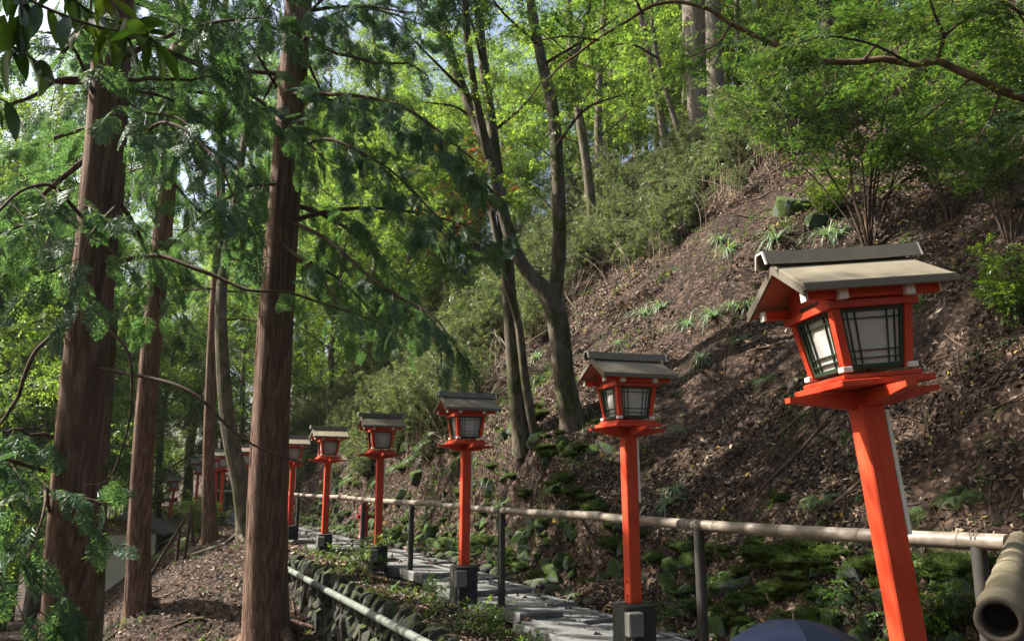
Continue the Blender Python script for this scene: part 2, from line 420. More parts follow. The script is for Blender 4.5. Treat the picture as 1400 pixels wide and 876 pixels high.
M['plaster'] = surf_mat('shed_plaster', [(.3, (.46, .42, .33)), (.7, (.58, .53, .43))], scale=2, rough=.9, bump=.1)
M['shed_wood'] = surf_mat('shed_wood', [(.3, (.12, .07, .04)), (.7, (.24, .145, .085))], nscale=(1, 1, 6), scale=3, rough=.8, bump=.2)
M['shed_roof'] = surf_mat('shed_roof', [(.3, (.03, .027, .024)), (.7, (.075, .065, .055))], scale=4, rough=.8, bump=.2)
M['red_metal'] = surf_mat('red_metal', [(.3, (.24, .016, .014)), (.7, (.37, .028, .022))], scale=6, rough=.45, bump=.05)
M['picket'] = surf_mat('picket_green', [(.3, (.08, .11, .09)), (.7, (.17, .20, .17))], scale=6, rough=.7, bump=.1)
M['cloth'] = surf_mat('umbrella_cloth', [(.3, (.003, .0045, .012)), (.7, (.006, .009, .024))], scale=4, rough=.3, bump=.25, bdist=.01, spec=.35)
M['cable'] = surf_mat('red_cable', [(.3, (.25, .03, .01)), (.7, (.4, .05, .02))], scale=6, rough=.5, bump=0)
# paper panes let a little light through
def paper_mat():
    m, n, l = new_mat('window_pane')
    c = coords(n, l); t = tex_noise(n, l, c, 4, 5); r = ramp(n, [(.3, (.56, .54, .50)), (.7, (.72, .70, .67))]); l.new(t.outputs[0], r.inputs[0])
    p = n.new('ShaderNodeBsdfPrincipled'); p.inputs['Roughness'].default_value = .28; l.new(r.outputs[0], p.inputs['Base Color'])
    tr = n.new('ShaderNodeBsdfTranslucent'); l.new(r.outputs[0], tr.inputs[0])
    s = n.new('ShaderNodeMixShader'); s.inputs[0].default_value = .3; l.new(p.outputs[0], s.inputs[1]); l.new(tr.outputs[0], s.inputs[2])
    o = n.new('ShaderNodeOutputMaterial'); l.new(s.outputs[0], o.inputs[0]); return m
M['paper'] = paper_mat()
M['litter'] = leaf_mat('dead_leaves', [(0, (.016, .011, .009)), (.35, (.044, .028, .019)), (.62, (.10, .062, .040)), (.84, (.20, .135, .092)), (.98, (.42, .33, .25)), (.99, (.42, .28, .03)), (1, (.40, .30, .05))], trans=.12, rough=.6, tint=(1.1, .9, .7), spec=.3)
M['hinoki'] = leaf_mat('cypress_scales', [(0, (.034, .074, .048)), (.5, (.062, .125, .078)), (.85, (.098, .175, .095)), (1, (.14, .22, .09))], trans=.45, rough=.5, tint=(1.2, 1.25, .5), spec=.3)
M['broad'] = leaf_mat('broad_leaves', [(0, (.030, .062, .012)), (.5, (.062, .118, .022)), (.85, (.105, .165, .030)), (1, (.17, .20, .035))], trans=.5, rough=.4)
M['maple'] = leaf_mat('maple_leaves', [(0, (.024, .054, .020)), (.5, (.046, .094, .030)), (.9, (.080, .14, .036)), (1, (.16, .18, .04))], trans=.45, rough=.42, tint=(1.2, 1.2, .5))
M['bambooleaf'] = leaf_mat('bamboo_leaves', [(0, (.045, .072, .034)), (.5, (.088, .128, .060)), (.85, (.145, .18, .085)), (1, (.24, .22, .12))], trans=.42, rough=.4, tint=(1.1, 1.1, .6))
M['canopyleaf'] = leaf_mat('canopy_leaves', [(0, (.050, .092, .024)), (.5, (.095, .155, .038)), (.85, (.15, .205, .048)), (1, (.22, .235, .05))], trans=.62, rough=.42, tint=(1.1, 1.2, .55))
M['redleaf'] = leaf_mat('autumn_leaves', [(0, (.20, .03, .012)), (.5, (.36, .07, .02)), (1, (.42, .17, .03))], trans=.5, rough=.5, tint=(1.2, .9, .5))
M['gloss'] = leaf_mat('glossy_oak_leaves', [(0, (.022, .055, .012)), (.6, (.04, .085, .018)), (1, (.085, .13, .02))], trans=.35, rough=.22, spec=.6)
M['fern'] = leaf_mat('fern_fronds', [(0, (.03, .07, .016)), (.5, (.06, .12, .03)), (1, (.11, .17, .045))], trans=.4, rough=.5)
M['sasa'] = leaf_mat('pale_grass_blades', [(0, (.07, .13, .07)), (.6, (.14, .22, .12)), (1, (.22, .30, .16))], trans=.35, rough=.5)
M['straw'] = leaf_mat('dry_stalks', [(0, (.14, .10, .06)), (.6, (.25, .19, .12)), (1, (.36, .29, .19))], trans=.1, rough=.7, tint=(1, .9, .7))

# ------------------------------------------------------------------ leaf shapes (local Y = along, Z = up)
def diamond(l, w, droop=.12, fold=.1):
    return np.array([[0, 0, 0], [w / 2, l * .45, -fold * w + 0], [0, l, -droop * l], [-w / 2, l * .45, -fold * w]]), np.array([[0, 1, 2], [0, 2, 3]])
def rotz(a): c, s = math.cos(a), math.sin(a); return np.array([[c, -s, 0], [s, c, 0], [0, 0, 1.0]])
def rotx(a): c, s = math.cos(a), math.sin(a); return np.array([[1, 0, 0], [0, c, -s], [0, s, c]])
def roty(a): c, s = math.cos(a), math.sin(a); return np.array([[c, 0, s], [0, 1, 0], [-s, 0, c]])
def join(parts):
    V, F, o = [], [], 0
    for v, f in parts: V.append(v); F.append(f + o); o += len(v)
    return np.vstack(V), np.vstack(F)
def sprig_broad(nl=8, L=.30, leaf=.10, w=.045, seed=0):
    r = np.random.default_rng(seed); out = []
    for i in range(nl):
        t = (i + .6) / nl; a = (1 if i % 2 else -1) * r.uniform(.6, 1.2) * (1 - .6 * (i == nl - 1))
        v, f = diamond(leaf * r.uniform(.75, 1.2), w * r.uniform(.8, 1.2), r.uniform(0, .3))
        v = v @ roty(r.uniform(-.5, .5)).T @ rotx(r.uniform(-.6, .35)).T @ rotz(a).T + np.array([0, t * L, -.1 * t * t * L])
        out.append((v, f))
    return join(out)
def star(l):
    out = []
    for a, s in ((0, 1), (.75, .85), (-.75, .85), (1.6, .55), (-1.6, .55)):
        v, f = diamond(l * s, l * .26, .15, .0); out.append((v @ rotz(a).T, f))
    return join(out)
def sprig_maple(nl=6, L=.28, leaf=.06, seed=0, simple=False):
    r = np.random.default_rng(seed); out = []
    for i in range(nl):
        t = (i + .5) / nl; a = (1 if i % 2 else -1) * r.uniform(.5, 1.2)
        v, f = star(leaf * r.uniform(.8, 1.2)) if not simple else join([(diamond(leaf * r.uniform(.8, 1.2), leaf * .5)[0] @ rotz(b).T, diamond(1, 1)[1]) for b in (-.9, .9)])
        v = v @ rotx(r.uniform(-.45, .2)).T @ roty(r.uniform(-.3, .3)).T @ rotz(a).T + np.array([math.sin(-a) * .05, t * L, 0])
        out.append((v, f))
    return join(out)
def sprig_bamboo(nl=6, leaf=.17, seed=0):
    r = np.random.default_rng(seed); out = []
    for i in range(nl):
        v, f = diamond(leaf * r.uniform(.7, 1.2), leaf * .14, r.uniform(.1, .4))
        v = v @ rotx(r.uniform(-.9, .1)).T @ rotz(r.uniform(-1.2, 1.2)).T + np.array([0, i / nl * .16, 0]); out.append((v, f))
    return join(out)
def spray_hinoki(nt=9, sub=3, seed=0):
    r = np.random.default_rng(seed); V, F = [], []
    def tri(b, d, l, w):
        n = np.array([-d[1], d[0]]); k = len(V)
        V.extend([b + n * w / 2, b - n * w / 2, b + d * l]); F.append([k, k + 1, k + 2])
    tri(np.zeros(2), np.array([0, 1.0]), 1.0, .022)
    for side in (-1, 1):
        for i in range(nt):
            t = .06 + .90 * (i + (.5 if side > 0 else 0)) / nt
            a = side * (.85 - .25 * t) + r.uniform(-.12, .12); L = ((1 - t) * .50 + .09) * (.65 + .35 * min(1, t * 5)) * r.uniform(.8, 1.15)
            d = np.array([math.sin(a), math.cos(a)]); b = np.array([0, t])
            tri(b, d, L, .030)
            for k in range(sub):
                for s2 in (-1, 1):
                    u = (k + .7) / (sub + .5); aa = a + s2 * r.uniform(.5, .8)
                    tri(b + d * L * u, np.array([math.sin(aa), math.cos(aa)]), L * (1 - u * .6) * .55 + .03, .038)
    V = np.array(V); z = -.22 * V[:, 1] ** 2 - .25 * np.abs(V[:, 0]) ** 1.3 + r.normal(0, .012, len(V))
    return np.column_stack([V, z]), np.array(F)
SPRAYS = [spray_hinoki(10, 3, s) for s in range(5)]
SPRAYS_LO = [spray_hinoki(5, 1, s) for s in range(2)]
def put_sprays(pos, d, s, bases, droop=0.4):
    """hang sprays at pos; returns list of (V,F)"""
    out = []; which = rng.integers(0, len(bases), len(pos))
    for k, (bv, bf) in enumerate(bases):
        m = which == k
        if not m.any(): continue
        R = frames(d[m], roll=rng.normal(0, .5, m.sum()))
        out.append(scatter(bv, bf, pos[m], R, s[m]))
    return out

# ------------------------------------------------------------------ ground
def axis(segs):
    out = []
    for a, b, n in segs: out.append(np.linspace(a, b, n, endpoint=False))
    return np.concatenate(out + [[segs[-1][1]]])
gx = axis([(-420, -60, 14), (-60, -12, 30), (-12, -1, 36), (-1, 2.9, 30), (2.9, 3.7, 20), (3.7, 5.9, 14), (5.9, 7, 18), (7, 13, 50), (13, 34, 50), (34, 90, 18), (90, 420, 12)])
gy = axis([(-420, -40, 14), (-40, -5, 18), (-5, 2, 18), (2, 16, 110), (16, 32, 80), (32, 70, 70), (70, 130, 18), (130, 420, 10)])
XX, YY = np.meshgrid(gx, gy, indexing='ij')
ZG = ground(XX.ravel(), YY.ravel())
nx, ny = len(gx), len(gy)
ii = np.arange(nx - 1)[:, None] * ny + np.arange(ny - 1)[None, :]
GF = np.stack([ii, ii + ny, ii + ny + 1, ii + 1], -1).reshape(-1, 4)
tag(build('ground', [(np.column_stack([XX.ravel(), YY.ravel(), ZG]), GF)], M['soil'], smooth=True), kind='structure')

def gnormal(x, y, e=.06):
    dx = (ground(x + e, y) - ground(x - e, y)) / (2 * e); dy = (ground(x, y + e) - ground(x, y - e)) / (2 * e)
    return unit(np.column_stack([-dx, -dy, np.ones_like(dx)]))

# ------------------------------------------------------------------ rocks: a few shared shapes
import bmesh
def rock_mesh(name, mat, seed, sub=2, square=.6, rough=.22, stretch=(1, 1, 1)):
    bm = bmesh.new(); bmesh.ops.create_icosphere(bm, subdivisions=sub, radius=.5)
    off = Vector((seed * 7.3, seed * 3.1, seed * 1.7))
    for v in bm.verts:
        p = v.co.normalized()
        m = max(abs(p.x), abs(p.y), abs(p.z)); p2 = p * (.5 / m) * .82
        q = v.co.lerp(p2, square)
        n1 = noise.noise(p * 1.6 + off); n2 = noise.noise(p * 4.2 + off)
        q = q * (1 + rough * 1.6 * n1 + rough * .5 * n2)
        v.co = Vector((q.x * stretch[0], q.y * stretch[1], q.z * stretch[2]))
    me = bpy.data.meshes.new(name); bm.to_mesh(me); bm.free()
    me.polygons.foreach_set('use_smooth', np.ones(len(me.polygons), bool)); me.materials.append(mat); me.update()
    return me
def hull_rock(name, mat, seed, npt=18, sq=.75):
    r = random.Random(seed); bm = bmesh.new()
    for k in range(npt):
        p = Vector((r.gauss(0, 1), r.gauss(0, 1), r.gauss(0, 1))).normalized(); m = max(abs(p.x), abs(p.y), abs(p.z))
        bm.verts.new(p.lerp(p / m * .85, sq) * .56 * r.uniform(.85, 1.08))
    bmesh.ops.convex_hull(bm, input=bm.verts[:])
    bmesh.ops.delete(bm, geom=[v for v in bm.verts if not v.link_faces], context='VERTS')
    bmesh.ops.dissolve_limit(bm, angle_limit=rad(14), verts=bm.verts[:], edges=bm.edges[:])
    bmesh.ops.bevel(bm, geom=bm.edges[:], offset=.035, segments=1, affect='EDGES')
    me = bpy.data.meshes.new(name); bm.to_mesh(me); bm.free(); me.materials.append(mat); me.update()
    return me
WALLROCK = [hull_rock('stone', M['stone'], 100 + s) for s in range(10)]
BANKROCK = [hull_rock('stone', M['mossy_stone'], 130 + s, 16, .4) for s in range(8)]
CURBROCK = [rock_mesh('kerb_stone', M['stone'], 40 + s, 2, .6, .18) for s in range(4)]

# ------------------------------------------------------------------ path: slabs, steps, kerb stones
path = tag(put('path', None, None, (0, 0, 0)), kind='structure')
def slab_mesh(seed):
    r = np.random.default_rng(seed); n = 5
    poly = []
    for (a, b) in (((-.5, -.5), (.5, -.5)), ((.5, -.5), (.5, .5)), ((.5, .5), (-.5, .5)), ((-.5, .5), (-.5, -.5))):
        for k in range(n):
            t = k / n; poly.append([a[0] + (b[0] - a[0]) * t + r.normal(0, .008), a[1] + (b[1] - a[1]) * t + r.normal(0, .008)])
    poly = np.array(poly); m = len(poly)
    rings = [np.column_stack([poly, np.full(m, -.5)]), np.column_stack([poly, np.full(m, .36)]), np.column_stack([poly * .975, np.full(m, .5)])]
    V = np.vstack(rings + [np.array([[0, 0, .5]])]); F = []
    T = [[2 * m + i, 2 * m + (i + 1) % m, 3 * m] for i in range(m)]
    for k in range(2):
        for i in range(m): F.append([k * m + i, k * m + (i + 1) % m, (k + 1) * m + (i + 1) % m, (k + 1) * m + i])
    return build('paving_slab', [(V, np.array(F)), (V, np.array(T))], M['slab'], link=False)
SLABS = [slab_mesh(s) for s in range(5)]
rs = random.Random(3)
def slab(x0, x1, y0, y1, z, th=.11):
    g = .012
    put('paving_slab', rs.choice(SLABS), path, ((x0 + x1) / 2, (y0 + y1) / 2, z - th / 2 + rs.uniform(-.006, .006)), (rs.uniform(-.008, .008), rs.uniform(-.01, .01), rs.uniform(-.02, .02)), (x1 - x0 - g, y1 - y0 - g, th))
y = 2.0
while y < 46:                                   # long slabs on the uphill half, stepping stones beside the lanterns
    L = rs.uniform(.8, 1.25)
    zr = float(path_z(y + L / 2)) + .02
    slab(4.95, 5.62 + rs.uniform(-.05, .05), y, y + L, zr)
    y += L
edges = [2.0] + [s[0] for s in STEPS[:-1]] + [14.7, 16.3, 18, 20, 22, 24, 26.5, 29, 32, 35]
for a, b in zip(edges[:-1], edges[1:]):
    z = path_level((a + b) / 2) + .03
    n = max(1, round((b - a) / 1.0)); xs = 4.30
    for k in range(n):
        y0 = a + (b - a) * k / n + (.0 if k else 0)
        if rs.random() < .82: slab(xs + rs.uniform(-.06, .1), 4.94, y0, a + (b - a) * (k + 1) / n - (.0), z, .13)
for k in range(64):
    yy = 2.5 + k * .36 + rs.uniform(-.05, .05)
    if yy > 25: break
    o = put('kerb_stone', rs.choice(CURBROCK), path, (5.80 + rs.uniform(-.06, .06), yy, float(path_z(yy)) + rs.uniform(-.02, .04)), (rs.uniform(-.2, .2), rs.uniform(-.2, .2), rs.uniform(-.3, .3)), (rs.uniform(.16, .26), rs.uniform(.26, .42), rs.uniform(.12, .2)))

# ------------------------------------------------------------------ dry stone wall below the lanterns
wall = thing('stone_wall', (OUT_X, 12, -.9), 'low dry stone retaining wall of rounded grey stones below the lantern row', 'wall')
def wall_stone(parent, yy, zz, sc, first=False):
    o = put('stone', rs.choice(WALLROCK), parent, None, (rs.uniform(.05, .75), rs.uniform(-.3, .3), rs.uniform(-.4, .4)), sc)
    o.location = (OUT_X - .04 + rs.uniform(-.035, .035) - OUT_X, yy - 12, zz + .9)
    return o
far_parts = []
row = 0
for row in range(5):
    yy = 7.0 + rs.uniform(0, .15)
    while yy < 16.6:
        w = rs.uniform(.10, .20); h = rs.uniform(.24, .38)
        zz = float(path_z(yy)) - .10 - row * .195 + rs.uniform(-.03, .03)
        wall_stone(wall, yy + w / 2, zz, (rs.uniform(.2, .28), w * 1.12, h * 1.08)); yy += w
r_ = np.random.default_rng(8)
for row in range(5):
    for yy in np.concatenate([np.arange(3.2, 7, .2), np.arange(17.4, 17.5, .22)]):
        me = WALLROCK[r_.integers(8)]; V = np.empty(len(me.vertices) * 3); me.vertices.foreach_get('co', V); V = V.reshape(-1, 3)
        me.calc_loop_triangles(); F = np.array([p.vertices[:] for p in me.loop_triangles])
        sc = np.array([r_.uniform(.2, .28), .26, .27]); A = rotx(r_.uniform(-.5, .2)) @ rotz(r_.uniform(-.4, .4))
        hgt = .95
        far_parts.append(((V * sc) @ A.T + np.array([-.04, yy - 12 + r_.uniform(-.04, .04), .9 + float(path_z(yy)) - .1 - row * .195 * max(hgt, .3) / .95]), F))
tag(build('far_stones', far_parts, M['stone'], wall), kind='stuff')

# ------------------------------------------------------------------ mossy bank on the uphill side
bank = thing('mossy_bank', (IN_X, 9, -.3), 'bank of mossy grey rocks along the uphill edge of the path', 'rock bank')
cushions = []
for k in range(210):
    yy = 2.6 + 20 * rs.random() ** 1.35; hz = rs.random()
    s = rs.uniform(.13, .36) * (1.15 - .35 * hz)
    xx = IN_X + .04 + hz * .32 + .25 * (float(vnoise(yy * .45, 0, 3)) - .5)
    zz = G(xx, yy)
    put('stone', rs.choice(BANKROCK), bank, (xx - IN_X, yy - 9, zz + .3 + .02), (rs.uniform(-.6, .6), rs.uniform(-.6, .6), rs.uniform(0, 6)), (s * rs.uniform(.7, 1), s * rs.uniform(.8, 1.3), s * rs.uniform(.7, 1.1)))

for k in range(85):                              # larger mossy outcrops where the bank grows taller
    yy = rs.uniform(10.5, 27); hz = rs.random()
    s = rs.uniform(.18, .5); xx = IN_X + .1 + hz * 1.05
    put('stone', rs.choice(BANKROCK), bank, (xx - IN_X, yy - 9, G(xx, yy) + .3 - s * .12), (rs.uniform(-.6, .6), rs.uniform(-.3, .8), rs.uniform(0, 6)), (s * rs.uniform(.6, .9), s * rs.uniform(.9, 1.4), s * rs.uniform(.7, 1.1)))

# ------------------------------------------------------------------ moss cushions and tufts
def moss_stuff():
    parts = []; r = np.random.default_rng(4)
    bm = bmesh.new(); bmesh.ops.create_icosphere(bm, subdivisions=3, radius=1.0)
    bm.verts.ensure_lookup_table(); base = np.array([v.co[:] for v in bm.verts]); F = np.array([[v.index for v in f.verts] for f in bm.faces]); bm.free()
    tv, td, ts = [], [], []
    spots = []
    for k in range(105):
        yy = 2.5 + 14 * r.random() ** 1.9; q = r.random(); xx = IN_X + .0 + q * .5
        spots.append((xx, yy, r.uniform(.07, .22)))
    for k in range(130):
        yy = 2.6 + 5.5 * r.random(); spots.append((IN_X + .02 + .42 * r.random(), yy, r.uniform(.05, .13)))
    for k in range(48):
        yy = r.uniform(10, 26); spots.append((IN_X + .05 + 1.2 * r.random(), yy, r.uniform(.08, .22)))
    for k in range(60):
        yy = r.uniform(3, 15); spots.append((5.80 + r.normal(0, .06), yy, r.uniform(.06, .12)))
    for k in range(46):
        yy = r.uniform(5, 14); spots.append((r.uniform(3.42, 4.0), yy, r.uniform(.05, .11)))
    for k in range(7):
        spots.append((r.uniform(6.8, 8), r.uniform(6, 16), r.uniform(.06, .14)))
    for (xx, yy, s) in spots:
        n1 = np.array([noise.noise(Vector(b) * 2 + Vector((xx * 9, yy * 9, 0))) for b in base])
        V = base * (1 + .35 * n1[:, None]) * np.array([s, s * r.uniform(.9, 1.6), s * .42])
        z = G(xx, yy); nm = gnormal(np.array([xx]), np.array([yy]))[0]
        V = V + np.array([xx, yy, z - .1 * s])
        parts.append((V, F, 1))
        m = int(1300 * (s / .2) ** 2 * (1 if yy < 12 else .45))
        idx = r.integers(0, len(base), m); d = unit(base[idx] + np.array([0, 0, .5]) + r.normal(0, .45, (m, 3)))
        tv.append(V[idx] + r.normal(0, s * .05, (m, 3))); td.append(d); ts.append(r.uniform(.5, 1.3, m))
    tv, td, ts = np.vstack(tv), np.vstack(td), np.concatenate(ts)
    bv, bf = diamond(.022, .009, .2)
    parts.append((*scatter(bv, bf, tv, frames(td, up=unit(r.normal(0, 1, td.shape))), ts), 0))
    tag(build('moss', parts, [M['moss'], M['moss_cushion']], smooth=True), 'soft green moss cushions over the bank, kerb and wall top', 'moss', kind='stuff')
moss_stuff()

# ------------------------------------------------------------------ leaf litter and dead twigs
def litter():
    r = np.random.default_rng(2); N = 420000
    u = r.random(N)
    x = np.where(u < .62, (6.1 + 9.5 * r.random(N) ** 1.2), np.where(u < .90, r.uniform(-2.5, 3.45, N), r.uniform(3.5, 6.3, N)))
    y = 2 + 28 * r.random(N) ** 1.35
    dens = np.where(x < 3.4, .32, 1) * np.where((x > 4.2) & (x < 5.65), .07, 1.0) * np.where(x > 6.1, .05 + 1.3 * sstep(.34, .62, vnoise(x * .8, y * .8, 77) * .6 + vnoise(x * 2.3, y * 2.3, 78) * .4), 1)
    k = r.random(N) < dens; x, y = x[k], y[k]; N = len(x)
    z = ground(x, y); nm = gnormal(x, y)
    on = (x > 4.25) & (x < 5.65) & (y < 46); z = np.where(on, np.maximum(z, path_z(y) + .06), z)
    d = unit(r.normal(0, 1, (N, 3))); d = unit(d - nm * (d * nm).sum(1)[:, None] * .75)
    R = frames(d, up=unit(nm + r.normal(0, .38, (N, 3))))
    out = []
    for j in range(3):
        m = np.arange(N) % 3 == j
        bv, bf = diamond(1, (.42, .55, .34)[j], (-.18, .25, .05)[j], (.5, -.4, .3)[j])
        bv = bv - np.array([0, .5, 0])
        out.append((*scatter(bv, bf, np.column_stack([x, y, z + r.uniform(.004, .035, N)])[m], R[m], np.clip(np.exp(r.normal(-3.08, .38, N)), .018, .11)[m] * (1 + .02 * y[m])), 0))
    # heap of raked leaves at the foot of the bank
    n2 = 7000; cx, cyy = 5.95, 8.6
    a = r.normal(0, 1, (n2, 2)); hx = cx + a[:, 0] * .17; hy = cyy + a[:, 1] * .95
    hz = ground(hx, hy) * .3 + path_z(hy) * .7 + .36 * np.exp(-((hx - cx - .1) / .28) ** 2 - ((hy - cyy) / 1.1) ** 2) * r.random(n2) ** .35
    d = unit(r.normal(0, 1, (n2, 3)) * np.array([1, 1, .5])); bv, bf = diamond(1, .45, .2, .4)
    out.append((*scatter(bv, bf, np.column_stack([hx, hy, hz]), frames(d, up=unit(r.normal(0, .5, (n2, 3)) + np.array([0, 0, 1]))), r.uniform(.05, .1, n2)), 0))
    tag(build('leaf_litter', out, M['litter']), 'brown and grey fallen leaves strewn over the slopes', 'leaf litter', kind='stuff')
    tw = []
    for k in range(900):
        x = r.uniform(6.6, 14) if r.random() < .65 else r.uniform(-1.5, 3.2); y = 3 + 20 * r.random() ** 1.3
        a = r.uniform(0, 6.3); L = r.uniform(.15, .9) * (1 if k % 9 else 1.8); n = 5
        t = np.linspace(-.5, .5, n); px = x + np.cos(a + t * r.normal(0, .5)) * t * L; py = y + np.sin(a + t * .5) * t * L
        pz = ground(px, py) + .02 + np.abs(t) * r.uniform(0, .1)
        tw += tube(np.column_stack([px, py, pz]), [r.uniform(.004, .011) if k % 9 else r.uniform(.015, .03), .003], 4, cap=False)
    tag(build('fallen_twigs', tw, M['twig']), 'thin dead twigs lying among the fallen leaves', 'twigs', kind='stuff')
litter()

# ------------------------------------------------------------------ lanterns (local X = along the ridge, Z = 0 at the top of the concrete base)
POST_H = 1.345
def lantern_meshes():
    D = {}
    D['concrete_base'] = build('concrete_base', [(*p, 0) for p in bevbox((0, 0, -.5), (.27, .27, 1), .02)], M['concrete'], link=False)
    D['post'] = build('post', [(*p, 0) for p in bevbox((0, 0, -POST_H / 2), (.108, .108, POST_H), .007)], M['paint'], link=False)
    # crossing bracket arms whose undersides taper to the tips
    def arm(L, h, t):
        poly = [(-L, h), (-L, h * .62), (-L * .72, h * .34), (-.10, -.012), (.10, -.012), (L * .72, h * .34), (L, h * .62), (L, h)]
        return prism(poly, -t / 2, t / 2)
    D['bracket_arm'] = build('bracket_arm', [(*p, 0) for p in arm(.350, .058, .048)], M['paint'], link=False)
    V, F = cbox((0, 0, 0), (.47, .47, .036)); V2, _ = cbox((0, 0, .026), (.40, .40, .016))
    D['platform'] = build('platform', bevbox((0, 0, -.002), (.42, .42, .028), .004) + bevbox((0, 0, .026), (.355, .355, .02), .003), M['paint'], link=False)
    # tapering house: narrower at the foot than at the top
    b, t, z0, z1, w = .136, .168, .036, .305, .018
    def cpost(sx, sy):
        V = []
        for z, h in ((z0, b), (z1, t)):
            for dx, dy in ((-w, -w), (w, -w), (w, w), (-w, w)): V.append([sx * h + dx, sy * h + dy, z])
        return np.array(V), BOXF
    D['corner_post'] = {(sx, sy): build('corner_post', [(*cpost(sx, sy), 0)], M['paint'], link=False) for sx in (-1, 1) for sy in (-1, 1)}
    D['foot_block'] = {(sx, sy): build('foot_block', bevbox((sx * (b + .012), sy * (b + .012), .040), (.045, .045, .024), .003), M['white_paint'], link=False) for sx in (-1, 1) for sy in (-1, 1)}
    # sloping window on the -Y side; the others are turned copies
    def plane_pt(u, v, off):            # u -1..1 across, v 0..1 up, off outward
        h = b + (t - b) * v; z = z0 + (z1 - z0) * v
        return [u * (h - w), -(h) - off, z]
    def bar(u0, u1, v0, v1, o0, o1):
        V = [plane_pt(u0, v0, o0), plane_pt(u1, v0, o0), plane_pt(u1, v1, o0), plane_pt(u0, v1, o0), plane_pt(u0, v0, o1), plane_pt(u1, v0, o1), plane_pt(u1, v1, o1), plane_pt(u0, v1, o1)]
        return np.array(V), BOXF
    D['window'] = build('window', [(*bar(-1, 1, .02, .99, -.012, -.006), 0)], M['paper'], link=False)
    D['window_frame'] = build('window_frame', [(*q, 0) for q in (bar(-1, -.89, .02, .98, -.005, .009), bar(.89, 1, .02, .98, -.005, .009), bar(-.885, .885, .02, .085, -.005, .009), bar(-.885, .885, .91, .98, -.005, .009))], M['green_frame'], link=False)
    def lat(vert, a):
        g = .016
        return bar(a - g, a + g, .09, .905, -.004, .004) if vert else bar(-.88, .88, a - g * .55, a + g * .55, -.0035, .0055)
    D['lattice_bar'] = [build('lattice_bar', [(*lat(v, a), 0)], M['green_frame'], link=False) for v, a in ((1, -.74), (1, -.50), (1, .50), (1, .74), (0, .18), (0, .30), (0, .80))]
    # beam ring, frieze with dark strips as slot shade, and upper plate
    def ring(h, z0, z1, th, mat=0):
        return [(*box(-h, h, -h, -h + th, z0, z1), mat), (*box(-h, h, h - th, h, z0, z1), mat), (*box(-h, -h + th, -h + th, h - th, z0, z1), mat), (*box(h - th, h, -h + th, h - th, z0, z1), mat)]
    D['lintel'] = build('lintel', ring(.204, .296, .324, .045), M['paint'], link=False)
    D['frieze'] = build('frieze', ring(.178, .324, .378, .02), M['paint'], link=False)
    D['slot_shade'] = build('slot_shade', [(*box(-.08, .08, -.1815, -.177, .338, .353), 0)], M['concrete'], link=False)  # solid dark strip on the frieze face, standing in for shade inside an opening
    D['purlin'] = build('purlin', bevbox((0, 0, 0), (.60, .040, .040), .004), M['paint'], link=False)
    D['end_cap'] = build('end_cap', [(*cbox((0, 0, 0), (.012, .043, .043)), 0)], M['white_paint'], link=False)
    D['nose'] = build('rafter_nose', bevbox((0, 0, 0), (.042, .034, .05), .003), M['white_paint'], link=False)
    # roof: two slopes, a little longer at the eave than at the ridge
    ridge_z, eave_z, span, lt, lb, th = .548, .392, .280, .320, .338, .016
    def slope(s):
        top = [(-lt, 0, ridge_z), (lt, 0, ridge_z), (lb, s * span, eave_z), (-lb, s * span, eave_z)]
        nrm = np.array([0, s * (ridge_z - eave_z), span]); nrm = nrm / np.linalg.norm(nrm)
        a = np.array(top); bb = a - nrm * th
        V = np.vstack([a, bb]); F = np.array([[0, 3, 2, 1], [4, 5, 6, 7], [0, 1, 5, 4], [1, 2, 6, 5], [2, 3, 7, 6], [3, 0, 4, 7]])
        return V, F if s < 0 else F[:, ::-1]
    D['roof'] = build('roof', [(*slope(-1), 0), (*slope(1), 0)], M['roof'], link=False)
    def under(s):
        V, F = slope(s); V = V.copy(); V[:, 0] *= .965; V[:, 1] = V[:, 1] * .97; V[:, 2] -= .0185; return V, F
    D['soffit'] = build('soffit', [(*under(-1), 0), (*under(1), 0)], M['soffit'], link=False)
    D['eave_board'] = build('eave_board', [(*q, 0) for q in (bevbox((0, 0, 0), (2 * lb + .008, .014, .036), .003))], M['roof_edge'], link=False)
    def barge(sx, sy):
        x = sx * (lt + lb) / 2; V = []
        for z, yy, xx in ((ridge_z - .012, 0, sx * lt), (eave_z - .016, sy * (span - .004), sx * lb)):
            for dx, dz in ((-.007, -.034), (.007, -.034), (.007, .004), (-.007, .004)): V.append([xx + dx, yy, z + dz])
        V = np.array(V); return V, np.array([[0, 1, 2, 3], [7, 6, 5, 4], [0, 4, 5, 1], [1, 5, 6, 2], [2, 6, 7, 3], [3, 7, 4, 0]])
    D['bargeboard'] = {(sx, sy): build('bargeboard', [(*barge(sx, sy), 0)], M['white_paint'] if 0 else M['roof_edge'], link=False) for sx in (-1, 1) for sy in (-1, 1)}
    gz = .376
    D['gable'] = build('gable', [(*q, 0) for q in prism([(-.178, gz), (.178, gz), (.178, .425), (0, .523), (-.178, .425)], -.008, .008)], M['paint'], link=False)
    # ridge cap: a trough-shaped cap that lifts a little towards its ends
    n = 9; V = []; L = .356
    prof = [(-.058, .532), (-.036, .596), (.036, .596), (.058, .532), (.048, .532), (.026, .588), (-.026, .588), (-.048, .532)]
    for i in range(n):
        x = -L + 2 * L * i / (n - 1); lift = .006 * abs(x / L) ** 2.5; sl = .012
        for (py, pz) in prof: V.append([x * (1 + .05 * (pz - .53) / .08), py, pz + lift])
    k = len(prof); F = [[i * k + j, i * k + (j + 1) % k, (i + 1) * k + (j + 1) % k, (i + 1) * k + j] for i in range(n - 1) for j in range(k)]
